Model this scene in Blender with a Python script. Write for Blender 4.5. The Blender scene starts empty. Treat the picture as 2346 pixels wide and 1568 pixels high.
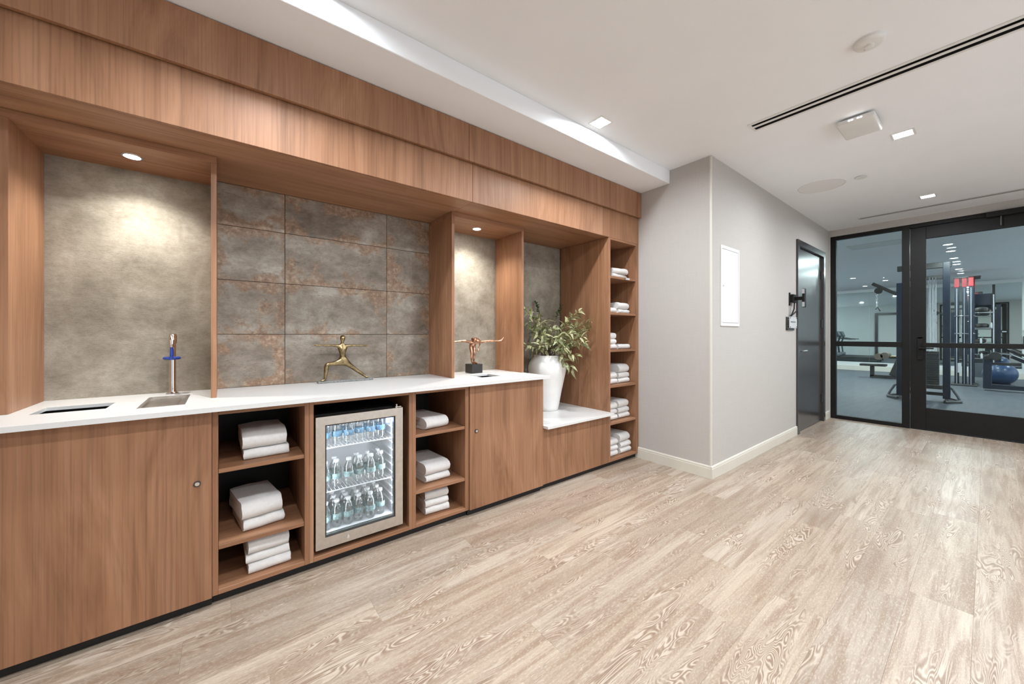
import bpy, bmesh, math, random
from math import radians, sin, cos, pi
from mathutils import Vector, Matrix, noise

# ---------------------------------------------------------------- camera, world, exposure
S = bpy.context.scene
COL = S.collection
S.view_settings.view_transform = 'Standard'
S.view_settings.look = 'None'
S.view_settings.exposure = 0.37
S.view_settings.gamma = 1.0
S.view_settings.use_curve_mapping = False
S.cycles.max_bounces = 8
S.cycles.diffuse_bounces = 4
S.cycles.glossy_bounces = 4
S.cycles.transparent_max_bounces = 16
S.cycles.use_adaptive_sampling = True
S.cycles.adaptive_threshold = 0.05
S.cycles.caustics_reflective = False
S.cycles.caustics_refractive = False
S.cycles.sample_clamp_indirect = 4.0

FPX, YAW, CY = 850.76, 52.0465, 766.888
cam_d = bpy.data.cameras.new('camera')
cam = bpy.data.objects.new('camera', cam_d)
COL.objects.link(cam)
cam_d.sensor_width = 36.0
cam_d.sensor_fit = 'HORIZONTAL'
cam_d.lens = 36.0 * FPX / 2346.0
cam_d.shift_y = -(784.0 - CY) / 2346.0
cam_d.clip_start = 0.02
cam.location = (0, 0, 1.2)
cam.rotation_euler = (radians(90), 0, radians(YAW - 90))
S.camera = cam

W = bpy.data.worlds.new('daylight')
S.world = W
W.use_nodes = True
W.node_tree.nodes['Background'].inputs[0].default_value = (0.88, 0.95, 1.03, 1)
W.node_tree.nodes['Background'].inputs[1].default_value = 1.8

# lamp strengths (watts) and colours
WARM = (0.945, 1.0, 1.06)
P_DOWN = 20.5       # square recessed downlights of the lounge
P_NICHE = 33.0       # puck lights in the display niches
P_GYM = 24.0        # gym downlights
P_FRIDGE = 1.05

# ---------------------------------------------------------------- helpers
rnd = random.Random(7)

class MB:
    def __init__(self):
        self.bm = bmesh.new()
    def box(self, x0, x1, y0, y1, z0, z1, bev=0.0, rot=None, seg=1):
        m = Matrix.Translation(((x0+x1)/2, (y0+y1)/2, (z0+z1)/2))
        if rot is not None:
            m = m @ rot
        m = m @ Matrix.Diagonal((abs(x1-x0), abs(y1-y0), abs(z1-z0), 1))
        r = bmesh.ops.create_cube(self.bm, size=1.0, matrix=m)
        if bev > 0:
            es = list({e for v in r['verts'] for e in v.link_edges})
            bmesh.ops.bevel(self.bm, geom=es, offset=bev, segments=seg, affect='EDGES', profile=0.5)
        return self
    def obox(self, c, size, rot, bev=0.0, seg=1):
        return self.box(c[0]-size[0]/2, c[0]+size[0]/2, c[1]-size[1]/2, c[1]+size[1]/2,
                        c[2]-size[2]/2, c[2]+size[2]/2, bev, rot.to_4x4() if len(rot) == 3 else rot, seg)
    def cyl(self, p0, p1, r0, r1=None, n=16, cap=True):
        p0, p1 = Vector(p0), Vector(p1)
        r1 = r0 if r1 is None else r1
        d = p1 - p0
        q = d.to_track_quat('Z', 'Y').to_matrix()
        a, b = [], []
        for i in range(n):
            t = 2*pi*i/n
            o = q @ Vector((cos(t), sin(t), 0))
            a.append(self.bm.verts.new(p0 + o*r0)); b.append(self.bm.verts.new(p1 + o*r1))
        for i in range(n):
            j = (i+1) % n
            self.bm.faces.new((a[i], a[j], b[j], b[i]))
        if cap:
            self.bm.faces.new(list(reversed(a))); self.bm.faces.new(b)
        return self
    def tube(self, pts, r, n=8, closed=False):
        pts = [Vector(p) for p in pts]
        rs = r if isinstance(r, (list, tuple)) else [r]*len(pts)
        rings = []
        L = len(pts)
        for k, p in enumerate(pts):
            if closed:
                d = pts[(k+1) % L] - pts[k-1]
            else:
                d = pts[min(k+1, L-1)] - pts[max(k-1, 0)]
            q = d.to_track_quat('Z', 'Y').to_matrix()
            if k and rings:
                pass
            rings.append([self.bm.verts.new(p + (q @ Vector((cos(2*pi*i/n), sin(2*pi*i/n), 0)))*rs[k]) for i in range(n)])
        rng = range(L) if closed else range(L-1)
        for k in rng:
            a, b = rings[k], rings[(k+1) % L]
            # align the two rings (track quaternions may flip)
            best = min(range(n), key=lambda s: (a[0].co - b[s].co).length)
            for i in range(n):
                self.bm.faces.new((a[i], a[(i+1) % n], b[(i+1+best) % n], b[(i+best) % n]))
        if not closed:
            self.bm.faces.new(list(reversed(rings[0]))); self.bm.faces.new(rings[-1])
        return self
    def lathe(self, prof, c=(0, 0, 0), n=32, closed=False):
        c = Vector(c)
        rings = []
        for (r, z) in prof:
            if r < 1e-6:
                rings.append([self.bm.verts.new(c + Vector((0, 0, z)))])
            else:
                rings.append([self.bm.verts.new(c + Vector((r*cos(2*pi*i/n), r*sin(2*pi*i/n), z))) for i in range(n)])
        pairs = list(zip(rings[:-1], rings[1:]))
        if closed:
            pairs.append((rings[-1], rings[0]))
        for a, b in pairs:
            for i in range(n):
                j = (i+1) % n
                if len(a) == 1 and len(b) == 1: continue
                if len(a) == 1: self.bm.faces.new((a[0], b[j], b[i]))
                elif len(b) == 1: self.bm.faces.new((a[i], a[j], b[0]))
                else: self.bm.faces.new((a[i], a[j], b[j], b[i]))
        return self
    def ell(self, c, r, u=16, v=10, rot=None):
        m = Matrix.Translation(c)
        if rot is not None: m = m @ rot.to_4x4()
        m = m @ Matrix.Diagonal((r[0], r[1], r[2], 1))
        bmesh.ops.create_uvsphere(self.bm, u_segments=u, v_segments=v, radius=1.0, matrix=m)
        return self
    def prism(self, poly, axis, a, b):
        # poly: 2D points, extruded along axis from a to b
        def P(u, v, w):
            return {'x': (w, u, v), 'y': (u, w, v), 'z': (u, v, w)}[axis]
        A = [self.bm.verts.new(P(u, v, a)) for u, v in poly]
        B = [self.bm.verts.new(P(u, v, b)) for u, v in poly]
        n = len(poly)
        for i in range(n):
            j = (i+1) % n
            self.bm.faces.new((A[i], A[j], B[j], B[i]))
        self.bm.faces.new(list(reversed(A))); self.bm.faces.new(B)
        return self
    def slab(self, us, vs, holes, w0, w1, axis='z'):
        # a sheet with rectangular holes; us, vs sorted cut lines; holes = set of (i, j) cells left open
        def P(u, v, w):
            return {'x': (w, u, v), 'y': (u, w, v), 'z': (u, v, w)}[axis]
        cache = {}
        def V(i, j, k):
            if (i, j, k) not in cache:
                cache[(i, j, k)] = self.bm.verts.new(P(us[i], vs[j], w1 if k else w0))
            return cache[(i, j, k)]
        nu, nv = len(us)-1, len(vs)-1
        solid = lambda i, j: 0 <= i < nu and 0 <= j < nv and (i, j) not in holes
        for i in range(nu):
            for j in range(nv):
                if not solid(i, j): continue
                self.bm.faces.new((V(i, j, 1), V(i+1, j, 1), V(i+1, j+1, 1), V(i, j+1, 1)))
                self.bm.faces.new((V(i, j, 0), V(i, j+1, 0), V(i+1, j+1, 0), V(i+1, j, 0)))
                if not solid(i-1, j): self.bm.faces.new((V(i, j, 0), V(i, j, 1), V(i, j+1, 1), V(i, j+1, 0)))
                if not solid(i+1, j): self.bm.faces.new((V(i+1, j, 0), V(i+1, j+1, 0), V(i+1, j+1, 1), V(i+1, j, 1)))
                if not solid(i, j-1): self.bm.faces.new((V(i, j, 0), V(i+1, j, 0), V(i+1, j, 1), V(i, j, 1)))
                if not solid(i, j+1): self.bm.faces.new((V(i, j+1, 0), V(i, j+1, 1), V(i+1, j+1, 1), V(i+1, j+1, 0)))
        return self
    def mesh(self, name, mat, off=(0, 0, 0), sharp=35):
        bmesh.ops.recalc_face_normals(self.bm, faces=self.bm.faces)
        bmesh.ops.translate(self.bm, verts=self.bm.verts, vec=-Vector(off))
        me = bpy.data.meshes.new(name)
        self.bm.to_mesh(me); self.bm.free()
        me.polygons.foreach_set('use_smooth', [True]*len(me.polygons))
        me.set_sharp_from_angle(angle=radians(sharp))
        me.materials.append(mat)
        return me
    def build(self, name, mat, parent=None, base=None, sharp=35, label=None):
        off = Vector((0, 0, 0))
        if parent is not None:
            off = worldloc(parent)
        elif base is not None:
            off = Vector(base)
        o = bpy.data.objects.new(name, self.mesh(name, mat, off, sharp))
        COL.objects.link(o)
        if parent is not None:
            o.parent = parent
        else:
            o.location = off
        if label: o['label'] = label
        return o

def worldloc(o):
    v = Vector((0, 0, 0))
    while o is not None:
        v += o.location
        o = o.parent
    return v

def tag(o, label=None, cat=None, group=None, kind=None):
    if label: o['label'] = label
    if cat: o['category'] = cat
    if group: o['group'] = group
    if kind: o['kind'] = kind
    return o

def thing(name, loc, label, cat, group=None, kind=None):
    o = bpy.data.objects.new(name, None)
    o.empty_display_size = 0.1
    COL.objects.link(o)
    o.location = loc
    return tag(o, label, cat, group, kind)

def place(me, name, loc, parent=None, rot=(0, 0, 0), scale=(1, 1, 1)):
    o = bpy.data.objects.new(name, me)
    COL.objects.link(o)
    o.parent = parent
    o.location = loc; o.rotation_euler = rot; o.scale = scale
    return o

def lamp(name, kind, loc, power, parent=None, size=0.1, color=WARM, rot=(0, 0, 0), **kw):
    d = bpy.data.lights.new(name, kind)
    d.energy = power; d.color = color
    if kind == 'AREA':
        d.shape = kw.get('shape', 'SQUARE'); d.size = size
        if 'size_y' in kw: d.shape = 'RECTANGLE'; d.size_y = kw['size_y']
        if 'spread' in kw: d.spread = kw['spread']
    if kind == 'SPOT':
        d.spot_size = kw['spot']; d.spot_blend = kw.get('blend', .5); d.shadow_soft_size = size
    o = bpy.data.objects.new(name, d)
    COL.objects.link(o)
    o.rotation_euler = rot
    if parent is not None:
        o.parent = parent; o.location = Vector(loc) - worldloc(parent)
    else:
        o.location = loc
    return o

# ---------------------------------------------------------------- materials
class NT:
    def __init__(self, name):
        self.m = bpy.data.materials.new(name)
        self.m.use_nodes = True
        self.t = self.m.node_tree
        self.b = self.t.nodes['Principled BSDF']
        self.out = self.t.nodes['Material Output']
    def n(self, kind, **kw):
        nd = self.t.nodes.new(kind)
        for k, v in kw.items():
            if k.startswith('_'): setattr(nd, k[1:], v)
            else: self.set(nd.inputs[k.replace('__', ' ')], v)
        return nd
    def set(self, inp, v):
        if isinstance(v, bpy.types.NodeSocket): self.t.links.new(v, inp)
        else: inp.default_value = v
    def inp(self, **kw):
        for k, v in kw.items():
            self.set(self.b.inputs[k.replace('__', ' ')], v)
        return self
    def pos(self):
        return self.n('ShaderNodeNewGeometry').outputs['Position']
    def vm(self, op, a, b):
        nd = self.n('ShaderNodeVectorMath', _operation=op)
        self.set(nd.inputs[0], a); self.set(nd.inputs[1], b)
        return nd.outputs[0]
    def ma(self, op, a, b=0.0, clamp=False):
        nd = self.n('ShaderNodeMath', _operation=op, _use_clamp=clamp)
        self.set(nd.inputs[0], a); self.set(nd.inputs[1], b)
        return nd.outputs[0]
    def noise(self, vec, scale=1.0, detail=3.0, rough=.55, dist=0.0):
        nd = self.n('ShaderNodeTexNoise', Vector=vec, Scale=scale, Detail=detail, Roughness=rough, Distortion=dist)
        return nd.outputs['Fac']
    def ramp(self, fac, stops, interp='LINEAR'):
        nd = self.n('ShaderNodeValToRGB', Fac=fac)
        cr = nd.color_ramp; cr.interpolation = interp
        while len(cr.elements) < len(stops): cr.elements.new(0.5)
        for e, (p, c) in zip(cr.elements, stops):
            e.position = p
            e.color = (c, c, c, 1) if isinstance(c, (int, float)) else (*c, 1)
        return nd.outputs['Color']
    def mix(self, fac, a, b, blend='MIX'):
        nd = self.n('ShaderNodeMix', _data_type='RGBA', _blend_type=blend)
        self.set(nd.inputs[0], fac)
        for i, v in ((6, a), (7, b)):
            if isinstance(v, (tuple, list)): v = (*v[:3], 1)
            self.set(nd.inputs[i], v)
        return nd.outputs[2]
    def bump(self, h, strength=.2, dist=.01):
        nd = self.n('ShaderNodeBump', Height=h, Strength=strength, Distance=dist)
        self.t.links.new(nd.outputs[0], self.b.inputs['Normal'])
        return self
    def rand(self):
        return self.n('ShaderNodeObjectInfo').outputs['Random']

def srgb(r, g, b):
    f = lambda c: (c/255/12.92) if c/255 <= .04045 else ((c/255+.055)/1.055)**2.4
    return (f(r), f(g), f(b))

def plain(name, col, rough=.5, metal=0.0, spec=.5, var=0.04, scale=9.0, bump=0.0, bscale=200.0, **kw):
    """a material with slight procedural tone variation"""
    k = NT(name)
    f = k.noise(k.pos(), scale, 3)
    lo = tuple(c*(1-var) for c in col); hi = tuple(min(1, c*(1+var)) for c in col)
    k.inp(Base__Color=k.ramp(f, [(.35, lo), (.65, hi)]), Roughness=rough, Metallic=metal)
    k.b.inputs['Specular IOR Level'].default_value = spec
    for a, v in kw.items(): k.set(k.b.inputs[a.replace('__', ' ')], v)
    if bump: k.bump(k.noise(k.pos(), bscale, 2), bump, .002)
    return k.m

def emit(name, col, strength):
    k = NT(name)
    k.inp(Base__Color=(*col, 1), Emission__Color=(*col, 1), Emission__Strength=strength)
    return k.m

def walnut(name, axis, tint=(1, 1, 1)):
    k = NT(name)
    p = k.vm('ADD', k.pos(), k.n('ShaderNodeCombineXYZ', X=k.ma('MULTIPLY', k.rand(), 13.0), Y=k.ma('MULTIPLY', k.rand(), 7.0), Z=k.ma('MULTIPLY', k.rand(), 5.0)).outputs[0])
    s = {'x': lambda l, w: (l, w, w), 'y': lambda l, w: (w, l, w), 'z': lambda l, w: (w, w, l)}[axis]
    warp = k.noise(k.vm('MULTIPLY', p, s(.8, 2.2)), 1.0, 1)
    wv = k.n('ShaderNodeCombineXYZ', X=k.ma('MULTIPLY', warp, .35), Y=k.ma('MULTIPLY', warp, .35), Z=k.ma('MULTIPLY', warp, .35)).outputs[0]
    q = k.vm('ADD', p, wv)
    n1 = k.noise(k.vm('MULTIPLY', q, s(.45, 16.0)), 1.0, 4, .6, .3)
    n2 = k.noise(k.vm('MULTIPLY', p, s(2.2, 150.0)), 1.0, 2, .5)
    n3 = k.noise(k.vm('MULTIPLY', p, s(.5, 2.4)), 1.0, 2)
    T = lambda c: tuple(a*b for a, b in zip(c, tint))
    c = k.ramp(n1, [(.26, T((.235, .112, .055))), (.45, T((.315, .154, .080))), (.56, T((.352, .177, .095))), (.72, T((.402, .214, .121)))])
    c = k.mix(.75, c, k.ramp(n2, [(.32, .72), (.52, 1.0), (.8, 1.06)]), 'MULTIPLY')
    c = k.mix(.8, c, k.ramp(n3, [(.3, (.86, .845, .83)), (.55, (1, 1, 1)), (.75, (1.10, 1.09, 1.08))]), 'MULTIPLY')
    k.inp(Base__Color=c, Roughness=k.ramp(n2, [(.3, .50), (.7, .40)]))
    k.b.inputs['Specular IOR Level'].default_value = .42
    return k.m

def oak_floor():
    k = NT('limed_oak_plank')
    r = k.rand()
    off = k.n('ShaderNodeCombineXYZ', X=k.ma('MULTIPLY', r, 37.0), Y=k.ma('MULTIPLY', r, 91.0), Z=k.ma('MULTIPLY', r, 11.0)).outputs[0]
    p = k.vm('ADD', k.pos(), off)
    # contour lines of a stretched noise give cathedral grain and knots
    field = k.noise(k.vm('MULTIPLY', p, (2.0, 10.0, 1.0)), 1.0, 2.5, .5, .9)
    ring = k.ma('SINE', k.ma('MULTIPLY', field, 170.0))
    ring = k.ma('MULTIPLY', k.ma('ADD', ring, 1.0), .5)
    zone = k.ramp(k.noise(k.vm('MULTIPLY', p, (1.6, 9.0, 1.0)), 1.0, 3, .55, .7), [(.50, 0.0), (.62, 1.0)])
    fine = k.noise(k.vm('MULTIPLY', p, (5.0, 110.0, 1.0)), 1.0, 4, .65, .3)
    streak = k.noise(k.vm('MULTIPLY', p, (1.6, 26.0, 1.0)), 1.0, 4, .6, .6)
    speck = k.noise(k.vm('MULTIPLY', p, (70.0, 260.0, 1.0)), 1.0, 3, .65)
    broad = k.noise(k.vm('MULTIPLY', p, (.8, 5.0, 1.0)), 1.0, 3, .5, .3)
    c = k.ramp(broad, [(.30, (.300, .226, .164)), (.45, (.385, .306, .232)), (.58, (.450, .366, .286)), (.73, (.530, .450, .366))])
    tone = k.ramp(r, [(0.0, (.80, .77, .75)), (.25, (.95, .92, .88)), (.5, (.95, .97, 1.0)), (.75, (1.0, 1.0, .99)), (1.0, (1.10, 1.09, 1.07))])
    c = k.mix(1.0, c, tone, 'MULTIPLY')
    c = k.mix(k.ma('MULTIPLY', k.ramp(streak, [(.47, 0.0), (.61, 1.0)]), .66), c, (.235, .150, .096))
    c = k.mix(k.ma('MULTIPLY', k.ramp(fine, [(.47, 0.0), (.62, 1.0)]), .42), c, (.275, .205, .155))
    c = k.mix(k.ma('MULTIPLY', k.ramp(speck, [(.50, 0.0), (.68, 1.0)]), .40), c, (.64, .565, .48))
    rc = k.ramp(ring, [(.04, (.20, .130, .085)), (.35, (.29, .205, .142)), (.65, (.375, .285, .212)), (.92, (.56, .48, .398))])
    c = k.mix(k.ma('MULTIPLY', zone, .72), c, rc)
    k.inp(Base__Color=c, Roughness=k.ramp(fine, [(.3, .32), (.7, .44)]))
    k.b.inputs['Specular IOR Level'].default_value = .5
    return k.m

def rust_tile():
    k = NT('rusty_concrete_tile')
    r = k.rand()
    off = k.n('ShaderNodeCombineXYZ', X=k.ma('MULTIPLY', r, 23.0), Y=k.ma('MULTIPLY', r, 7.0), Z=k.ma('MULTIPLY', r, 41.0)).outputs[0]
    p = k.vm('ADD', k.pos(), off)
    a = k.noise(k.vm('MULTIPLY', p, (2.6, 2.6, 4.0)), 1.0, 7, .68, .25)
    b = k.noise(k.vm('MULTIPLY', p, (14.0, 14.0, 22.0)), 1.0, 7, .75, .15)
    st = k.noise(k.vm('MULTIPLY', p, (45.0, 45.0, 120.0)), 1.0, 5, .7, .4)
    c = k.ramp(a, [(.33, (.150, .118, .088)), (.45, (.238, .196, .152)), (.54, (.315, .272, .220)), (.66, (.44, .40, .345))])
    c = k.mix(.7, c, k.ramp(b, [(.34, .60), (.5, 1.0), (.66, 1.22)]), 'MULTIPLY')
    # rust stains gather along the tile edges
    g = k.n('ShaderNodeTexCoord').outputs['Generated']
    sx = k.n('ShaderNodeSeparateXYZ', Vector=g)
    ed = lambda s: k.ma('ABSOLUTE', k.ma('SUBTRACT', s, .5))
    e = k.ma('MAXIMUM', ed(sx.outputs['X']), ed(sx.outputs['Z']))
    e = k.ma('ADD', k.ma('MULTIPLY', e, .9), k.ma('MULTIPLY', k.noise(p, 4.0, 7, .70, .2), 2.2))
    th = k.ma('SUBTRACT', 1.53, k.ma('MULTIPLY', r, .20))
    m = k.ma('MULTIPLY', k.ma('SUBTRACT', e, th), 7.0, True)
    rust = k.ramp(k.noise(p, 34.0, 5, .7), [(.35, (.17, .088, .045)), (.52, (.315, .185, .105)), (.68, (.50, .38, .27))])
    c = k.mix(k.ma('MULTIPLY', m, .72), c, rust)
    pit = k.ramp(st, [(.36, .35), (.46, 1.0)])
    c = k.mix(k.ma('MULTIPLY', k.ramp(b, [(.42, 0.0), (.6, 1.0)]), .75), c, k.mix(1.0, c, pit, 'MULTIPLY'))
    k.inp(Base__Color=c, Roughness=.5)
    k.bump(k.ma('ADD', b, k.ma('MULTIPLY', st, .6)), .25, .004)
    return k.m

def concrete(name, lo, mid, hi, sx=9.0, sz=24.0, bs=.35):
    k = NT(name)
    p = k.pos()
    a = k.noise(p, 6.0, 7, .68, .25)
    st = k.noise(k.vm('MULTIPLY', p, (sx*7, sx*7, sz*10)), 1.0, 6, .75, .3)
    b = k.noise(k.vm('MULTIPLY', p, (sx*2.2, sx*2.2, sz*2.2)), 1.0, 7, .78, .3)
    c = k.ramp(a, [(.34, lo), (.50, mid), (.66, hi)])
    c = k.mix(.6, c, k.ramp(b, [(.34, .74), (.5, 1.0), (.66, 1.16)]), 'MULTIPLY')
    c = k.mix(.5, c, k.ramp(st, [(.36, .62), (.48, 1.0), (.7, 1.08)]), 'MULTIPLY')
    k.inp(Base__Color=c, Roughness=.6)
    k.bump(k.ma('ADD', b, k.ma('MULTIPLY', st, .9)), bs, .006)
    return k.m

def quartz():
    k = NT('white_quartz')
    p = k.pos()
    v = k.noise(p, 2.6, 5, .6, 1.6)
    vein = k.ramp(k.ma('ABSOLUTE', k.ma('SUBTRACT', v, .5)), [(0.0, 0.0), (.012, 1.0)])
    c = k.mix(k.ramp(k.noise(p, 1.7, 2), [(.52, 0.0), (.7, .5)]), (.70, .697, .68), k.mix(vein, (.64, .632, .615), (.70, .697, .68)))
    k.inp(Base__Color=c, Roughness=.25)
    return k.m

def fabric_wall(name, col):
    k = NT(name)
    p = k.pos()
    v = k.noise(k.vm('MULTIPLY', p, (500.0, 500.0, 6.0)), 1.0, 2)
    h = k.noise(k.vm('MULTIPLY', p, (6.0, 6.0, 500.0)), 1.0, 2)
    w = k.ma('MULTIPLY', k.ma('ADD', v, h), .5)
    c = k.ramp(w, [(.38, tuple(x*.955 for x in col)), (.62, tuple(min(1, x*1.03) for x in col))])
    k.inp(Base__Color=c, Roughness=.8)
    k.b.inputs['Specular IOR Level'].default_value = .25
    return k.m

def glassy(name, tint, gloss=.08, fac_max=.6, rough=.0, ior=1.45):
    """thin pane: tinted transparent film with fresnel reflection"""
    k = NT(name)
    tr = k.n('ShaderNodeBsdfTransparent', Color=(*tint, 1))
    gl = k.n('ShaderNodeBsdfGlossy', Color=(1, 1, 1, 1), Roughness=rough)
    fr = k.n('ShaderNodeFresnel', IOR=ior)
    f = k.ma('MULTIPLY', k.ma('ADD', fr.outputs[0], gloss), 1.0, True)
    f = k.ma('MINIMUM', f, fac_max)
    mx = k.n('ShaderNodeMixShader', Fac=f)
    k.t.links.new(tr.outputs[0], mx.inputs[1]); k.t.links.new(gl.outputs[0], mx.inputs[2])
    k.t.links.new(mx.outputs[0], k.out.inputs[0])
    return k.m

M = dict(
    wv=walnut('walnut_veneer_vertical', 'z'), wh=walnut('walnut_veneer_lengthwise', 'x'),
    oak=oak_floor(), tile=rust_tile(),
    conc=concrete('textured_concrete_finish', (.215, .185, .142), (.300, .263, .208), (.385, .345, .282)),
    conc2=concrete('smooth_concrete_finish', (.215, .185, .142), (.295, .260, .208), (.365, .33, .27), 9.0, 9.0, .15),
    quartz=quartz(),
    ceil=plain('ceiling_paint', (.90, .92, .945), .85, spec=.2, var=.012, scale=2),
    wall=fabric_wall('woven_wallcovering', (.49, .466, .439)),
    paint=plain('white_wall_paint', (.74, .73, .71), .8, spec=.2, var=.015, scale=2),
    base=plain('cream_baseboard_paint', (.66, .63, .55), .45, var=.015),
    black=plain('black_powder_coat', (.0105, .0100, .0095), .55, spec=.22, var=.08),
    toe=plain('black_toe_laminate', (.010, .009, .008), .6, var=.08),
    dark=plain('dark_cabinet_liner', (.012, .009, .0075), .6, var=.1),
    doord=plain('espresso_lacquer', (.040, .034, .035), .24, spec=.9, var=.06, scale=30),
    steel=plain('brushed_stainless_steel', (.62, .58, .53), .30, 1.0, var=.05, scale=40),
    chrome=plain('polished_chrome', (.80, .80, .80), .10, 1.0, var=.02),
    liner=plain('white_plastic_liner', (.88, .89, .90), .45, var=.02),
    wire=plain('white_coated_wire', (.85, .86, .87), .4, var=.02),
    towel=plain('white_terry_cloth', (.80, .785, .765), .95, spec=.1, var=.03, scale=60, bump=.5, bscale=900),
    towel2=plain('oatmeal_terry_cloth', (.56, .51, .46), .95, spec=.1, var=.03, scale=60, bump=.5, bscale=900),
    ceramic=plain('matte_white_ceramic', (.80, .79, .765), .55, var=.02, scale=14),
    bronze=plain('antique_brass', (.27, .20, .105), .30, 1.0, var=.35, scale=60, bump=.3, bscale=120),
    copper=plain('copper_bronze', (.50, .29, .19), .30, 1.0, var=.45, scale=40, bump=.25, bscale=110),
    slate=plain('grey_stone_plinth', (.22, .22, .21), .6, var=.3, scale=90),
    ebony=plain('black_stone_block', (.022, .020, .018), .35, var=.2),
    lens=emit('downlight_lens', (1.0, .97, .92), 14.0),
    puck=emit('puck_light_lens', (1.0, .97, .92), 60.0),
    white=plain('white_plastic', (.76, .755, .735), .5, var=.012),
    grille=plain('speaker_grille', (.80, .80, .79), .7, var=.03, scale=300),
    slot=plain('diffuser_black_slot', (.012, .012, .012), .6, var=.05),
    silver=plain('satin_aluminium', (.62, .63, .65), .35, 1.0, var=.03),
    glass=glassy('tinted_partition_glass', (.85, .915, .925), 0.0, .35, 0.0, 1.22),
    fglass=glassy('fridge_door_glass', (.95, .965, .975), .01, .4),
    pet=glassy('clear_bottle_plastic', (.955, .975, .975), .14, .6, .08),
    blue=plain('blue_plastic', (.025, .06, .30), .35, var=.08),
    led=emit('blue_led_display', (.30, .45, 1.0), 6.0),
    ledw=emit('white_indicator_led', (1, 1, 1), 8.0),
    cap=plain('white_bottle_cap', (.78, .80, .80), .45, var=.02),
    lab=plain('blue_green_bottle_label', (.26, .38, .38), .5, var=.35, scale=70),
    lab2=plain('blue_bottle_label', (.12, .26, .38), .5, var=.35, scale=70),
    ink=plain('white_label_print', (.80, .83, .84), .5),
    grey_ink=plain('grey_sign_print', (.10, .10, .105), .6),
    sign=plain('brushed_sign_plate', (.64, .65, .66), .35, .2, var=.02),
    leaf=None, stem=plain('brown_twig', (.15, .095, .055), .7, var=.25, scale=50),
    twig=plain('curly_tan_twig', (.36, .225, .155), .6, var=.2, scale=50),
    gfloor=None,
    gwall=plain('gym_wall_paint', (.68, .70, .68), .8, spec=.2, var=.015, scale=2),
    gceil=plain('gym_ceiling_paint', (.88, .90, .89), .85, spec=.2, var=.012, scale=2),
    mirror=plain('wall_mirror', (.80, .86, .84), .02, 1.0, var=.01),
    navy=plain('navy_steel', (.015, .023, .042), .35, spec=.6, var=.15),
    gun=plain('charcoal_steel', (.040, .039, .038), .4, spec=.5, var=.15),
    red=plain('red_rubber_sleeve', (.36, .02, .028), .5, var=.15),
    pad=plain('black_vinyl_pad', (.030, .027, .025), .45, var=.1),
    taupe=plain('taupe_foam_roller', (.13, .11, .085), .6, var=.15),
    ball=plain('blue_exercise_ball', (.014, .048, .125), .3, spec=.6, var=.08),
    plate=plain('grey_machine_cover', (.15, .17, .18), .4, var=.08),
    puckwhite=emit('gym_downlight_lens', (1.0, .98, .94), 9.0),
)
def leaf_mat():
    k = NT('variegated_olive_leaf')
    r = k.rand()
    f = k.noise(k.vm('ADD', k.pos(), k.n('ShaderNodeCombineXYZ', X=k.ma('MULTIPLY', r, 9.0)).outputs[0]), 55.0, 3)
    c = k.ramp(f, [(.3, (.19, .21, .08)), (.5, (.37, .38, .20)), (.72, (.62, .60, .44))])
    c = k.mix(1.0, c, k.ramp(r, [(0, (.55, .62, .5)), (.4, (1, 1, .95)), (1, (1.15, 1.1, 1.05))]), 'MULTIPLY')
    k.inp(Base__Color=c, Roughness=.5)
    return k.m
def dleaf_mat():
    k = NT('dark_green_leaf')
    f = k.noise(k.pos(), 55.0, 3)
    k.inp(Base__Color=k.ramp(f, [(.3, (.02, .045, .015)), (.7, (.075, .12, .04))]), Roughness=.45)
    return k.m
def gym_floor():
    k = NT('blue_grey_gym_flooring')
    p = k.pos()
    a = k.noise(k.vm('MULTIPLY', p, (2.0, 14.0, 1.0)), 1.0, 4, .6)
    b = k.noise(p, 160.0, 2)
    c = k.ramp(a, [(.3, (.062, .072, .088)), (.7, (.092, .104, .122))])
    c = k.mix(.5, c, k.ramp(b, [(.3, .75), (.7, 1.2)]), 'MULTIPLY')
    k.inp(Base__Color=c, Roughness=.55)
    return k.m
M['leaf'] = leaf_mat(); M['dleaf'] = dleaf_mat(); M['gfloor'] = gym_floor()

# ---------------------------------------------------------------- key dimensions (metres)
XL, XR, XG = -2.2, 3.2074, 6.9174          # left wall, return wall, glass partition
YB, YW, YT = -2.6, 1.4163, 2.7159          # wall behind the camera, corridor wall, niche back wall
YF, YL, YD, YC, YP = 2.0698, 2.1006, 2.0881, 2.0347, 2.345
ZC, ZSOF, ZUF, ZLF, ZCT, ZCB, ZB = 2.6932, 2.5721, 2.3297, 2.079, .8882, .868, .045
ST = 'structure'

# ---------------------------------------------------------------- room shell
fl = thing('floor', (0, 0, 0), 'limed oak plank floor running towards the glass partition', 'floor', kind=ST)
MB().box(XL, 7.0, YB, 2.3, -.06, -.0125).build('subfloor', M['toe'], fl)
PW, PL = .19, 1.24
def plank_mesh(L):
    b = MB(); b.box(0, L-.0003, 0, PW-.0003, -.0125, 0, .0003)
    return b.mesh('plank', M['oak'])
full = plank_mesh(PL)
row = 0
y = .038 - 14*PW
while y < 2.2:
    xe = XR+.01 if y > 1.45 else XG+.02
    if y+PW > YB:
        x = XL - rnd.uniform(.1, PL-.1)
        while x < xe-.02:
            x0, x1 = max(x, XL), min(x+PL, xe)
            if x1-x0 > .05:
                me = full if abs(x1-x0-PL) < 1e-6 else plank_mesh(x1-x0)
                place(me, 'plank', (x0, y, 0), fl)
            x += PL
    y += PW

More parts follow.
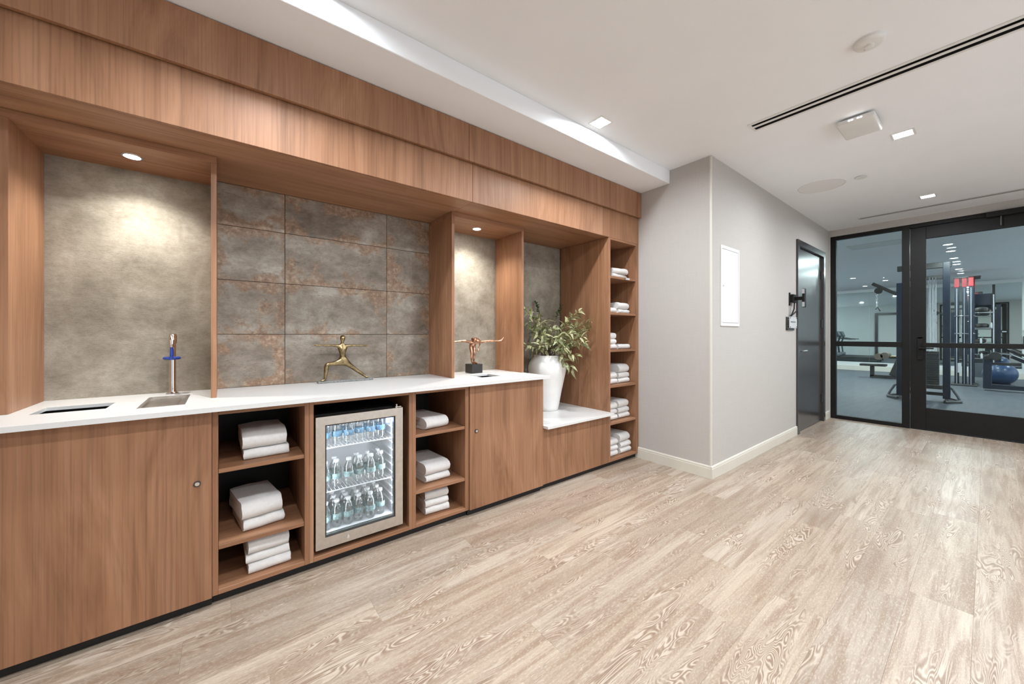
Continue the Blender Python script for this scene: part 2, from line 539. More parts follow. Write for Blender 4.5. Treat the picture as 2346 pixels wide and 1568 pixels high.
# lights and slots cut into the ceiling
LIGHTS = [(2.10, 1.68), (.20, 1.68), (2.035, .40), (4.0, .39), (6.0, .40), (.20, .40),
          (.20, -1.35), (2.10, -1.35), (4.0, -1.35), (6.0, -1.35)]  # this rear row is added behind the viewpoint for extra fill light
HL = .0575
SLOTS = [(2.962, 3.068, -1.9, 1.04), (6.447, 6.513, -1.9, 1.02)]
rects = [(a-HL, a+HL, b-HL, b+HL) for a, b in LIGHTS] + SLOTS
us = sorted({XL-.1, 7.0} | {r[0] for r in rects} | {r[1] for r in rects})
vs = sorted({YB-.1, 2.85} | {r[2] for r in rects} | {r[3] for r in rects})
holes = set()
for i in range(len(us)-1):
    for j in range(len(vs)-1):
        cx, cy = (us[i]+us[i+1])/2, (vs[j]+vs[j+1])/2
        if any(r[0] < cx < r[1] and r[2] < cy < r[3] for r in rects): holes.add((i, j))
tag(MB().slab(us, vs, holes, ZC, ZC+.03).build('ceiling', M['ceil']), 'flat white plaster ceiling above the lounge', 'ceiling', kind=ST)
tag(MB().box(XL, 7.0, YB, 2.85, ZC+.12, ZC+.16).build('ceiling_deck', M['slot']), 'dark void above the plaster ceiling', 'ceiling', kind=ST)
tag(MB().box(XL, XR, 1.7804, 2.85, ZSOF, ZC, .003).build('trim_1', M['ceil']), 'white dropped ceiling beam above the wooden bulkhead', 'ceiling beam', kind=ST)

wb = thing('wall_back', (0, YT, 0), 'niche wall behind the cabinets with tile and concrete finish', 'wall', kind=ST)
MB().box(XL, XR, YT+.013, YT+.13, 0, ZSOF).build('wall_core', M['toe'], wb)
MB().box(XL+.01, -.04, YT, YT+.013, ZCT, ZLF).build('concrete_panel', M['conc'], wb)
MB().box(1.29, 1.94, YT, YT+.013, ZCT, ZLF).build('concrete_panel', M['conc2'], wb)
MB().box(1.94, 2.75, YT, YT+.013, .4, ZLF).build('concrete_panel', M['conc2'], wb)
xs = [-.035, .3097, .9517, 1.290]
zs = [ZCT, 1.202, 1.5187, 1.8356, ZLF]
for i in range(3):
    for j in range(4):
        MB().box(xs[i]+.0013, xs[i+1]-.0013, YT, YT+.013, zs[j]+.0013, zs[j+1]-.0013, .0008).build('tile', M['tile'], wb)

tag(MB().box(XR, XR+.12, YW, 2.85, 0, ZC).build('wall_return', M['wall']), 'beige woven wall return beside the towel tower', 'wall', kind=ST)
DX0, DX1, DZ = 5.428, 6.64, 2.346
tag(MB().slab([XR+.12, DX0+.02, DX1-.02, 7.0], [0, DZ-.02, ZC], {(1, 0)}, YW, YW+.12, 'y').build('wall_corridor', M['wall']),
    'long beige woven wall leading to the glass partition', 'wall', kind=ST)
MB().box(XR-.0015, XR+.012, YW-.0015, YW+.012, .1, ZC-.004).build('trim_2', M['base'])
tag(bpy.data.objects['trim_2'], 'slim cream corner guard on the wall corner', 'trim', kind=ST)
tag(MB().box(DX0+.03, DX1-.03, YW+.30, YW+.36, 0, ZC).build('wall_closet', M['paint']), 'dim wall behind the dark slab door', 'wall', kind=ST)
tag(MB().slab([YB, -.56, 1.3993, YW+.12], [0, 2.603, ZC], {(1, 0)}, XG-.004, XG+.085, 'x').build('wall_glass', M['wall']),
    'plain wall band above the black glass partition', 'wall', kind=ST)
ADDED_WINS = [(.5, 2.3), (2.5, 4.3)]  # unseen windows, added so daylight lifts the lounge ceiling and walls
cuts = sorted([XL, 7.0] + [e for w in ADDED_WINS for e in w])
tag(MB().slab(cuts, [0, .35, 2.5, ZC], {(1, 1), (3, 1)}, YB-.1, YB, 'y').build('wall_front', M['paint']), 'white wall with added windows behind the viewpoint', 'wall', kind=ST)
for i, (a, b_) in enumerate(ADDED_WINS):
    w = thing('window_%d' % (i+6), ((a+b_)/2, YB, .35), ['added unseen window behind the viewpoint near the left wall', 'added unseen window behind the viewpoint farther from the left wall'][i], 'window', kind=ST)
    for xx in (a, (a+b_)/2-.02, b_-.04):
        MB().box(xx, xx+.04, YB-.08, YB-.02, .35, 2.5).build('added_mullion', M['black'], w)
    for z0 in (.35, 2.46):
        MB().box(a+.04, b_-.04, YB-.08, YB-.02, z0, z0+.04).build('window_rail', M['black'], w)
    pt = lamp('added_window_portal', 'AREA', ((a+b_)/2, YB-.09, 1.425), 1.0, w, b_-a, (1, 1, 1), rot=(radians(90), 0, 0), size_y=2.15)
    pt.data.cycles.is_portal = True
tag(MB().box(XL-.1, XL, YB, 2.85, 0, ZC).build('wall_left', M['paint']), 'white wall at the far left end of the cabinets', 'wall', kind=ST)

def skirting(name, p0, p1, nrm, label):
    """baseboard with a moulded bead, from p0 to p1, standing out along nrm"""
    prof = [(0, 0), (.014, 0), (.014, .082), (.0115, .085), (.0115, .088), (.013, .092), (.010, .100), (.004, .104), (0, .104)]
    b = MB()
    A, B = [], []
    for t, z in prof:
        A.append(b.bm.verts.new((p0[0]+nrm[0]*t, p0[1]+nrm[1]*t, z)))
        B.append(b.bm.verts.new((p1[0]+nrm[0]*t, p1[1]+nrm[1]*t, z)))
    n = len(prof)
    for i in range(n):
        b.bm.faces.new((A[i], A[(i+1) % n], B[(i+1) % n], B[i]))
    b.bm.faces.new(A); b.bm.faces.new(list(reversed(B)))
    tag(b.build(name, M['base'], sharp=25), label, 'baseboard', kind=ST)
skirting('baseboard_return', (XR, 2.13), (XR, YW), (-1, 0), 'cream baseboard on the short return wall')
skirting('baseboard_corridor', (XR-.014, YW), (DX0, YW), (0, -1), 'cream baseboard along the corridor wall before the dark door')
skirting('baseboard_far', (DX1, YW), (XG, YW), (0, -1), 'short cream baseboard between dark door and glass partition')
skirting('baseboard_glass', (XG-.004, -.56), (XG-.004, YB), (-1, 0), 'cream baseboard right of the glass door')

# ---- dark slab door in the corridor wall
d1 = thing('door_1', (DX0, YW, 0), 'dark espresso slab door with matching frame in the corridor wall', 'door', kind=ST)
fy0, fy1, fw = YW-.02, YW+.12, .075
MB().box(DX0, DX0+fw, fy0, fy1, 0, DZ, .002).build('door_frame', M['doord'], d1)
MB().box(DX1-fw, DX1, fy0, fy1, 0, DZ, .002).build('door_frame', M['doord'], d1)
MB().box(DX0+fw, DX1-fw, fy0, fy1, DZ-fw, DZ, .002).build('door_frame', M['doord'], d1)
dl = MB().box(DX0+fw+.003, DX1-fw-.003, YW+.012, YW+.055, .008, DZ-fw-.003, .002).build('door_leaf', M['doord'], d1)
b = MB(); b.cyl((DX0+fw+.075, YW+.012, 1.0), (DX0+fw+.075, YW-.035, 1.0), .010)
b.tube([(DX0+fw+.075, YW-.035, 1.0), (DX0+fw+.10, YW-.042, 1.0), (DX0+fw+.19, YW-.042, 1.0)], .009, 10)
b.cyl((DX0+fw+.075, YW+.012, 1.0), (DX0+fw+.075, YW+.004, 1.0), .026, n=20)
b.build('lever_handle', M['silver'], dl)
for z in (2.02, 1.35, .32):
    MB().cyl((DX1-fw-.004, YW+.004, z-.055), (DX1-fw-.004, YW+.004, z+.055), .009, n=12).build('hinge', M['gun'], d1)

# ---- glass partition: fixed sidelight and glazed door
FX0, FX1 = XG, XG+.065
w1 = thing('window_1', (XG, 1.0, 0), 'black framed fixed glass sidelight left of the glass door', 'window', kind=ST)
def frame(parent, y0, y1, z0, z1, sw0, sw1, bot, top, mid=None, x0=FX0, x1=FX1, names=('stile', 'rail')):
    """picture frame in the partition plane; y0 > y1"""
    MB().box(x0, x1, y0-sw0, y0, z0, z1, .002).build(names[0], M['black'], parent)
    MB().box(x0, x1, y1, y1+sw1, z0, z1, .002).build(names[0], M['black'], parent)
    MB().box(x0, x1, y1+sw1, y0-sw0, z0, z0+bot, .002).build(names[1], M['black'], parent)
    MB().box(x0, x1, y1+sw1, y0-sw0, z1-top, z1, .002).build(names[1], M['black'], parent)
    if mid:
        MB().box(x0+.004, x1-.004, y1+sw1, y0-sw0, mid[0], mid[1], .002).build('mid_rail', M['black'], parent)
    xm = (x0+x1)/2
    if mid:
        MB().box(xm-.003, xm+.003, y1+sw1, y0-sw0, z0+bot, mid[0]).build('glass_pane', M['glass'], parent)
        MB().box(xm-.003, xm+.003, y1+sw1, y0-sw0, mid[1], z1-top).build('glass_pane', M['glass'], parent)
    else:
        MB().box(xm-.003, xm+.003, y1+sw1, y0-sw0, z0+bot, z1-top).build('glass_pane', M['glass'], parent)
frame(w1, 1.399, .618, 0, 2.603, .060, .067, .050, .052, (1.035, 1.103))
d2 = thing('door_2', (XG, .1, 0), 'black framed full height glass door to the gym', 'door', kind=ST)
MB().box(FX0, FX1, -.56, .618, 2.555, 2.603, .002).build('door_head', M['black'], d2)
MB().box(FX0, FX1, -.56, -.505, 0, 2.555, .002).build('door_jamb', M['black'], d2)
frame(d2, .612, -.500, .010, 2.550, .135, .135, .272, .150, None, XG+.012, XG+.057, ('door_stile', 'door_rail'))
MB().box(XG-.028, XG+.004, -.40, .50, 1.040, 1.096, .003).build('push_bar', M['black'], d2)
MB().box(XG-.028, XG+.012, .492, .512, 1.045, 1.09, .002).build('bar_bracket', M['black'], d2)
MB().box(XG-.004, XG+.012, .503, .550, .885, 1.168, .002).build('lock_plate', M['black'], d2)
MB().box(XG-.004, XG+.010, .506, .547, 1.150, 1.166, .001).build('lock_cap', M['silver'], d2)
b = MB(); b.cyl((XG-.004, .526, 1.030), (XG-.05, .526, 1.030), .010); b.tube([(XG-.05, .53, 1.030), (XG-.052, .49, 1.030), (XG-.05, .41, 1.028)], .009, 10)
b.build('lever_handle', M['black'], d2)
MB().box(XG-.05, XG+.004, -.30, .02, 2.535, 2.595, .006).build('door_closer', M['black'], d2)
MB().cyl((XG-.02, -.09, 2.535), (XG-.02, -.09, 2.43), .006, n=10).build('closer_rod', M['gun'], d2)

# ---------------------------------------------------------------- ceiling fixtures
def downlight(i, x, y, label, group):
    t = thing('recessed_downlight', (x, y, ZC), label, 'downlight', group)
    b = MB(); b.slab([x-.064, x-.0505, x+.0505, x+.064], [y-.064, y-.0505, y+.0505, y+.064], {(1, 1)}, ZC-.002, ZC, 'z')
    b.build('trim_ring', M['white'], t)
    b = MB(); b.slab([x-.055, x-.0515, x+.0515, x+.055], [y-.055, y-.0515, y+.0515, y+.055], {(1, 1)}, ZC, ZC+.05, 'z')
    hs = b.build('housing', M['white'], t)
    MB().box(x-.052, x+.052, y-.052, y+.052, ZC+.030, ZC+.034).build('lens', M['lens'], hs)
    lamp('downlight_lamp', 'AREA', (x, y, ZC+.006), P_DOWN, t, .095)
DL = {0: 'square recessed ceiling light next to the white dropped beam', 2: 'square recessed ceiling light at the top edge of the picture',
      3: 'square recessed ceiling light beside the emergency light box', 4: 'square recessed ceiling light nearest the glass partition'}
for i, (x, y) in enumerate(LIGHTS):
    downlight(i, x, y, DL.get(i, 'unseen square recessed ceiling light outside the picture'), 'recessed lounge downlights')

def slot_diffuser(x0, x1, y0, y1, gaps, label):
    t = thing('linear_slot_diffuser', ((x0+x1)/2, (y0+y1)/2, ZC), label, 'air vent', 'linear slot diffusers')
    edges = [x0-.014] + [e for g in gaps for e in g] + [x1+.014]
    for a, b_ in zip(edges[0::2], edges[1::2]):
        MB().box(a, b_, y0-.014, y1+.014, ZC-.0028, ZC-.0008).build('bar', M['white'], t)
    MB().box(x0, x1, y0, y1, ZC+.045, ZC+.05).build('plenum_back', M['slot'], t)
    MB().slab([x0+.0003, x0+.003, x1-.003, x1-.0003], [y0+.0003, y0+.003, y1-.003, y1-.0003], {(1, 1)}, ZC, ZC+.045, 'z').build('plenum_side', M['slot'], t)
    MB().box(x0-.014, x1+.014, y1, y1+.014, ZC-.003, ZC+.004).build('end_cap', M['white'], t)
slot_diffuser(*SLOTS[0], [(2.974, 3.002), (3.028, 3.063)], 'long white slot air diffuser near the top right of the picture')
slot_diffuser(*SLOTS[1], [(6.455, 6.473), (6.483, 6.507)], 'long thin slot air diffuser in front of the glass partition')

t = thing('smoke_detector', (2.59, .37, ZC), 'round white smoke detector between slot diffuser and picture top', 'detector')
MB().lathe([(0, 0), (.062, 0), (.062, -.012), (.056, -.020), (.045, -.024), (0, -.026)], (2.59, .37, ZC), 36).build('body', M['white'], t)
MB().lathe([(.018, -.024), (.018, -.034), (.014, -.036), (0, -.036)], (2.59, .37, ZC), 20).build('sensor_cap', M['white'], t)
MB().ell((2.615, .392, ZC-.0255), (.003, .003, .002), 8, 6).build('status_lamp', M['silver'], t)

ex, ey = 3.525, .555
t = thing('emergency_light', (ex, ey, ZC), 'white rectangular ceiling unit with four bright indicator dots', 'light unit')
MB().box(ex-.10, ex+.10, ey-.075, ey+.075, ZC-.012, ZC, .004).build('mounting_plate', M['gun'], t)
MB().box(ex-.145, ex+.145, ey-.098, ey+.098, ZC-.052, ZC-.012, .014, seg=3).build('housing', M['white'], t)
for dy in (.030, .015, -.015, -.030):
    MB().ell((ex-.146, ey+dy, ZC-.030), (.003, .005, .004), 8, 6).build('indicator', M['ledw'], t)
MB().box(ex-.110, ex-.106, ey-.045, ey+.045, ZC-.0525, ZC-.05).build('seam', M['grille'], t)

sx, sy = 4.745, 1.03
t = thing('ceiling_speaker', (sx, sy, ZC), 'large round flat ceiling speaker grille above the corridor wall', 'speaker')
MB().lathe([(0, -.004), (.178, -.004), (.178, 0), (0, 0)], (sx, sy, ZC), 48).build('grille', M['grille'], t)
MB().lathe([(.178, 0), (.178, -.006), (.188, -.005), (.190, 0)], (sx, sy, ZC), 48, True).build('rim', M['white'], t)
t = thing('sprinkler_cover', (4.765, .74, ZC), 'small round white sprinkler cover beside the ceiling speaker', 'sprinkler')
MB().lathe([(0, -.010), (.046, -.010), (.046, -.007), (0, -.007)], (4.765, .74, ZC), 28).build('cover_plate', M['white'], t)
MB().lathe([(.038, 0), (.038, -.007), (.034, -.007), (.034, 0)], (4.765, .74, ZC), 24, True).build('collar', M['grille'], t)

# ---------------------------------------------------------------- wall fittings
t = thing('access_panel', (3.565, YW, 1.62), 'white metal access panel on the beige corridor wall', 'panel')
MB().slab([3.374, 3.396, 3.734, 3.756], [1.275, 1.302, 1.946, 1.974], {(1, 1)}, YW-.008, YW, 'y').build('frame', M['white'], t)
pdoor = MB().box(3.399, 3.731, YW-.007, YW, 1.305, 1.943, .001).build('panel_door', M['white'], t)
MB().cyl((3.42, YW-.007, 1.625), (3.42, YW-.012, 1.625), .008, n=14).build('latch', M['silver'], pdoor)

t = thing('card_reader', (5.27, YW, 1.6), 'black card reader on a bracket beside the dark door frame', 'reader')
MB().box(5.155, 5.185, YW-.012, YW, 1.535, 1.685, .003).build('wall_plate', M['black'], t)
MB().box(5.185, 5.30, YW-.040, YW-.010, 1.57, 1.665, .004).build('arm', M['black'], t)
MB().box(5.27, 5.30, YW-.115, YW-.04, 1.60, 1.64, .004).build('swivel', M['black'], t)
MB().box(5.255, 5.315, YW-.125, YW-.100, 1.515, 1.73, .004).build('reader_body', M['black'], t)
MB().box(5.250, 5.256, YW-.124, YW-.101, 1.52, 1.575, .001).build('trim_cap', M['silver'], t)
MB().box(5.250, 5.256, YW-.124, YW-.101, 1.672, 1.725, .001).build('trim_cap', M['silver'], t)
b = MB(); b.tube([(5.25, YW-.03, 1.57), (5.22, YW-.035, 1.50), (5.16, YW-.03, 1.43), (5.145, YW-.022, 1.415), (5.17, YW-.02, 1.415), (5.30, YW-.015, 1.45), (5.42, YW-.012, 1.485)], .007, 8)
b.build('cable', M['black'], t)
t = thing('wall_sign', (5.2, YW, 1.33), 'small silver sign plate with dark standoffs under the card reader', 'sign')
MB().box(5.085, 5.345, YW-.030, YW-.024, 1.275, 1.402, .001).build('plate', M['sign'], t)
MB().box(5.055, 5.080, YW-.012, YW, 1.250, 1.402, .001).build('side_strip', M['gun'], t)
MB().box(5.055, 5.320, YW-.012, YW, 1.250, 1.270, .001).build('bottom_strip', M['gun'], t)
for a in (5.105, 5.325):
    for z in (1.288, 1.390):
        MB().cyl((a, YW, z), (a, YW-.034, z), .006, n=12).build('standoff', M['gun'], t)
b = MB()
for k, (a, wd, hg) in enumerate([(5.118, .008, .014), (5.132, .016, .014), (5.153, .012, .014), (5.170, .016, .014), (5.190, .012, .014), (5.207, .006, .014), (5.218, .014, .014), (5.238, .016, .014), (5.260, .014, .014), (5.280, .012, .014)]):
    b.box(a, a+wd, YW-.0306, YW-.0300, 1.338, 1.338+hg)
b.build('print', M['grey_ink'], t)

# ---------------------------------------------------------------- joinery
WV, WH = M['wv'], M['wh']
bk = thing('wood_bulkhead', (1.0, YF, ZLF), 'stepped walnut bulkhead running under the white ceiling beam', 'bulkhead')
for a, b_ in ((XL, 1.262), (1.264, XR)):
    MB().box(a, b_, YF, YF+.022, ZUF, ZSOF-.004, .0012).build('upper_fascia_panel', WV, bk)
for a, b_ in ((XL, 1.307), (1.309, XR-.002)):
    MB().box(a, b_, YL, YL+.02, ZLF, ZUF+.02, .0012).build('lower_fascia_panel', WV, bk)
for a, b_ in ((XL, 1.307), (1.309, 2.742)):
    MB().box(a, b_, YL+.02, YT-.001, ZLF, ZLF+.018).build('soffit_panel', WH, bk)
MB().box(XL, XR-.002, YL+.021, YT-.03, ZLF+.05, ZSOF-.006).build('bulkhead_core', M['dark'], bk)

def cab_lock(x, z, parent):
    b = MB(); b.cyl((x, YD, z), (x, YD-.005, z), .0125, n=24)
    b.build('lock', M['gun'], parent)
    MB().cyl((x, YD-.005, z), (x, YD-.007, z), .008, n=20).build('lock_core', M['chrome'], parent)

def toe(parent, x0, x1, y0):
    MB().box(x0, x1, y0+.035, y0+.05, 0, ZB).build('toe_kick', M['toe'], parent)

# long cabinet under the sink (two doors, one in view)
c1 = thing('base_cabinet', (-.8, 2.4, 0), 'walnut base cabinet below the drink tap, with a round lock', 'cabinet', 'base cabinets with doors')
MB().box(XL+.005, -.037, YD+.02, YT, ZB, ZB+.018).build('bottom_panel', M['dark'], c1)
for xx in (-.037-.018, XL+.005):
    MB().box(xx, xx+.018, YD+.02, YT, ZB+.018, .855).build('side_panel', WV, c1)
MB().box(XL+.03, -.06, YT-.02, YT-.004, ZB+.018, .855).build('back_panel', M['dark'], c1)
dd = MB().box(-1.12, -.0365, YD, YD+.018, ZB, ZCB-.004, .0015).build('door', WV, c1)
cab_lock(-.085, .559, dd)
MB().box(XL+.005, -1.123, YD, YD+.018, ZB, ZCB-.004, .0015).build('door', WV, c1)
toe(c1, XL+.005, -.037, YD)

def open_cab(name, x0, x1, st0, st1, label, cat='cabinet', shelves=(.600, .261), group='open towel cabinets'):
    c = thing(name, ((x0+x1)/2, 2.4, 0), label, cat, group)
    MB().box(x0, x0+st0, YL, YT-.02, ZB, ZCB-.001, .001).build('side_panel', WV, c)
    MB().box(x1-st1, x1, YL, YT-.02, ZB, ZCB-.001, .001).build('side_panel', WV, c)
    a, b_ = x0+st0, x1-st1
    MB().box(a, b_, YL, YT-.02, .843, ZCB-.001, .001).build('top_rail', WH, c)
    MB().box(a, b_, YL, YT-.03, ZB, .066, .001).build('bottom_panel', WH, c)
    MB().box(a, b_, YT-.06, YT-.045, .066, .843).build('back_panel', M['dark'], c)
    for z in shelves:
        MB().box(a+.001, b_-.001, YL+.004, YT-.065, z-.019, z, .001).build('shelf', WH, c)
    toe(c, x0, x1, YL)
    return c
oc1 = open_cab('open_cabinet', -.0355, .3445, .021, .0205, 'open walnut towel cabinet left of the fridge')
fr = open_cab('appliance_cabinet', .3450, .8895, .020, .0215, 'walnut surround holding the glass door fridge', shelves=(), group=None)
oc2 = open_cab('open_cabinet', .8900, 1.2785, .021, .0275, 'open walnut towel cabinet right of the fridge')

c2 = thing('base_cabinet', (1.6, 2.4, 0), 'walnut base cabinet under the gymnast sculpture, with a round lock', 'cabinet', 'base cabinets with doors')
for xx in (1.280, 1.931-.018):
    MB().box(xx, xx+.018, YD+.02, YT-.02, ZB, ZCB-.002, .001).build('side_panel', WV, c2)
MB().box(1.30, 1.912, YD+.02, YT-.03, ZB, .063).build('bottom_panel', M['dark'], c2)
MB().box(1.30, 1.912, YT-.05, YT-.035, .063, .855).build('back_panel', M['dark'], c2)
dd = MB().box(1.280, 1.931, YD, YD+.018, ZB, ZCB-.004, .0015).build('door', WV, c2)
cab_lock(1.328, .560, dd)
toe(c2, 1.280, 1.931, YD)

bn = thing('low_cabinet', (2.34, 2.4, 0), 'low walnut plinth cabinet below the white vase', 'cabinet')
MB().box(1.935, 2.741, YL, YL+.018, ZB, .482, .0015).build('front_panel', WV, bn)
for xx in (1.935, 2.723):
    MB().box(xx, xx+.018, YL+.019, YT-.02, ZB, .482).build('side_panel', WV, bn)
toe(bn, 1.935, 2.741, YL)

tw = thing('towel_tower', (2.97, 2.4, 0), 'tall walnut open shelf tower stacked with white towels', 'shelf unit')
MB().box(2.7425, 2.768, YL, YT-.01, ZB, ZLF-.001, .001).build('side_panel', WV, tw)
MB().box(3.163, XR-.003, YL, YT-.01, ZB, ZLF-.001, .001).build('side_panel', WV, tw)
MB().box(2.768, 3.163, YT-.04, YT-.02, ZB, ZLF-.02).build('back_panel', WV, tw)
MB().box(2.768, 3.163, YL, YT-.04, 2.060, ZLF-.001, .001).build('top_panel', WH, tw)
MB().box(2.768, 3.163, YL, YT-.04, ZB, .067, .001).build('bottom_panel', WH, tw)
TS = [1.735, 1.402, 1.062, .735, .397]
for z in TS:
    MB().box(2.769, 3.162, YL+.003, YT-.041, z-.021, z, .001).build('shelf', WH, tw)
toe(tw, 2.742, XR-.003, YL)

# display niches
def niche(x0, x1, label):
    t = thing('display_niche', ((x0+x1)/2, 2.53, ZCT), label, 'niche surround', 'walnut niche surrounds')
    MB().box(x0, x0+.022, YP, YT-.001, ZCT, ZLF-.033, .001).build('side_panel', WV, t)
    MB().box(x1-.022, x1, YP, YT-.001, ZCT, ZLF-.033, .001).build('side_panel', WV, t)
    MB().box(x0, x1, YP, YT-.001, ZLF-.033, ZLF-.0005, .001).build('top_panel', WH, t)
    return t
niche(-.679, -.0225, 'walnut niche surround framing the drink tap')
niche(1.286, 1.9515, 'narrow walnut niche surround framing the gymnast sculpture')
for x, y, lab in ((-.338, 2.50, 'round puck light in the niche above the drink tap'), (1.605, 2.515, 'round puck light in the niche above the gymnast sculpture')):
    t = thing('puck_light', (x, y, ZLF-.033), lab, 'light', 'niche puck lights')
    z = ZLF-.033
    MB().lathe([(.030, 0), (.030, -.003), (.038, -.002), (.039, 0)], (x, y, z), 28, True).build('ring', M['silver'], t)
    MB().lathe([(0, -.002), (.030, -.002), (.030, 0), (0, 0)], (x, y, z), 28).build('lens', M['puck'], t)
    lamp('puck_lamp', 'SPOT', (x, y, z-.006), P_NICHE, t, .02, (1.0, .985, .93), spot=radians(132), blend=.9)

# ---------------------------------------------------------------- stone tops
XE = 1.952
cut1 = (-.592, -.387, 2.285, 2.466)
tray = (-.285, -.131, 2.200, 2.547)
cut2 = (1.487, 1.657, 2.262, 2.440)
us = sorted({XL+.005, XE} | {c[i] for c in (cut1, tray, cut2) for i in (0, 1)})
vs = sorted({YC, YT} | {c[i] for c in (cut1, tray, cut2) for i in (2, 3)})
holes = set()
for i in range(len(us)-1):
    for j in range(len(vs)-1):
        cx, cy = (us[i]+us[i+1])/2, (vs[j]+vs[j+1])/2
        if any(c[0] < cx < c[1] and c[2] < cy < c[3] for c in (cut1, tray, cut2)): holes.add((i, j))
tag(MB().slab(us, vs, holes, ZCT-.014, ZCT).box(XL+.005, XE, YC, YC+.03, ZCB, ZCT-.014).box(XE-.03, XE, YC+.03, YT, ZCB, ZCT-.014).build('worktop', M['quartz'], base=(.3, 2.4, ZCT)), 'long white quartz worktop with two waste openings', 'worktop')
tag(MB().box(1.9345, 2.7415, YC+.004, YT, .482, .503, .0012).build('ledge_top', M['quartz'], base=(2.34, 2.4, .503)), 'low white quartz ledge under the vase', 'ledge')
def waste(c, label):
    t = thing('waste_bin', ((c[0]+c[1])/2, (c[2]+c[3])/2, .3), label, 'bin', 'bins below the worktop')
    x0, x1, y0, y1 = c[0]-.03, c[1]+.03, c[2]-.03, c[3]+.03
    MB().slab([x0, x0+.006, x1-.006, x1], [y0, y0+.006, y1-.006, y1], {(1, 1)}, .30, ZCT-.0145, 'z').build('liner', M['toe'], t)
    MB().box(x0+.006, x1-.006, y0+.006, y1-.006, .30, .31).build('base', M['toe'], t)
waste(cut1, 'black waste bin under the left worktop opening')
waste(cut2, 'black waste bin under the right worktop opening')

t = thing('drip_tray', ((tray[0]+tray[1])/2, (tray[2]+tray[3])/2, ZCT), 'brushed steel drip tray set into the worktop below the tap', 'drip tray')
x0, x1, y0, y1 = tray[0]+.0006, tray[1]-.0006, tray[2]+.0006, tray[3]-.0006
MB().slab([x0, x0+.012, x1-.012, x1], [y0, y0+.012, y1-.012, y1], {(1, 1)}, ZCT-.014, ZCT+.0012, 'z').build('rim', M['steel'], t)
MB().box(x0+.012, x1-.012, y0+.012, y1-.012, ZCT-.014, ZCT-.010).build('pan', M['steel'], t)
b = MB()
b.prism([(y0+.03, ZCT-.010), (y1-.03, ZCT-.010), (y1-.05, ZCT-.004), (y0+.05, ZCT-.004)], 'x', x0+.03, x1-.03)
b.build('grate', M['steel'], t)

tx, ty = -.204, 2.622
t = thing('water_tap', (tx, ty, ZCT), 'tall chrome drinking water tap with a blue push lever', 'tap')
MB().lathe([(0, 0), (.028, 0), (.028, .004), (.019, .010), (.0135, .020), (.0125, .06), (.0125, .275), (0, .275)], (tx, ty, ZCT), 28).build('column', M['chrome'], t)
MB().lathe([(0, .262), (.0125, .262), (.0165, .268), (.0178, .300), (.0150, .314), (.010, .318), (0, .319)], (tx, ty, ZCT), 28).build('column_cap', M['chrome'], t)
b = MB(); b.tube([(tx, ty-.004, ZCT+.290), (tx-.001, ty-.020, ZCT+.290), (tx-.002, ty-.030, ZCT+.280), (tx-.002, ty-.031, ZCT+.262)], [.014, .015, .014, .0115], 14)
sp = b.build('spout', M['chrome'], t)
MB().cyl((tx-.002, ty-.031, ZCT+.263), (tx-.002, ty-.031, ZCT+.246), .0095, .008, 14).build('nozzle', M['chrome'], sp)
b = MB(); b.tube([(tx-.002, ty-.030, ZCT+.250), (tx-.002, ty-.031, ZCT+.215), (tx-.002, ty-.033, ZCT+.186)], [.0065, .008, .008], 10)
ls = b.build('lever_stem', M['blue'], t)
b = MB(); pts = []
for i in range(13):
    a = pi + pi*i/12
    pts.append((tx-.002+.028*cos(a), ty-.020+.030*sin(a), ZCT+.190))
b.tube(pts, .0080, 10); b.cyl((tx-.002, ty-.048, ZCT+.198), (tx-.002, ty-.048, ZCT+.182), .012, n=12)
b.build('push_lever', M['blue'], ls)

# ---------------------------------------------------------------- fridge with bottles
FYF = 2.104                                     # front of the fridge door
fx0, fx1, fz0, fz1 = .3745, .8315, .094, .775
fd = thing('beverage_fridge', (.605, 2.35, .07), 'stainless framed glass door fridge full of water bottles', 'fridge')
by0, by1 = FYF+.048, 2.60
bx0, bx1, bz0, bz1 = fx0+.004, fx1-.004, fz0, fz1+.006
wl = .022
MB().box(bx0, bx0+wl, by0, by1, bz0, bz1).build('cabinet_side', M['black'], fd)
MB().box(bx1-wl, bx1, by0, by1, bz0, bz1).build('cabinet_side', M['black'], fd)
MB().box(bx0+wl, bx1-wl, by0, by1, bz1-wl, bz1).build('cabinet_top', M['black'], fd)
MB().box(bx0+wl, bx1-wl, by0, by1, bz0, bz0+wl).build('cabinet_floor', M['black'], fd)
MB().box(bx0+wl, bx1-wl, by1-.02, by1, bz0+wl, bz1-wl).build('cabinet_back', M['black'], fd)
ix0, ix1, iz0, iz1, iy1 = bx0+wl, bx1-wl, bz0+wl, bz1-wl, by1-.02
e = .004
b = MB()
b.box(ix0, ix0+e, by0, iy1, iz0, iz1); b.box(ix1-e, ix1, by0, iy1, iz0, iz1)
b.box(ix0+e, ix1-e, by0, iy1, iz0, iz0+e+.012); b.box(ix0+e, ix1-e, by0, iy1, iz1-e, iz1); b.box(ix0+e, ix1-e, iy1-e, iy1, iz0+e, iz1-e)
for s, xa in ((1, ix0+e), (-1, ix1-e)):
    for z in [iz0+.08+.045*k for k in range(12)]:
        b.box(xa, xa+s*.008, by0+.03, iy1-.02, z, z+.006)
lin = b.build('liner', M['liner'], fd)
fw_ = .044
ox0, ox1, oz0, oz1 = fx0, fx1, fz0, fz1
hx0, hx1, hz0, hz1 = fx0+fw_, fx1-fw_, fz0+.056, fz1-fw_
b = MB(); b.slab([ox0+.006, hx0, hx1, ox1-.006], [oz0+.006, hz0, hz1, oz1-.006], {(1, 1)}, FYF+.042, FYF+.048, 'y'); fdoor = b.build('door', M['black'], fd)
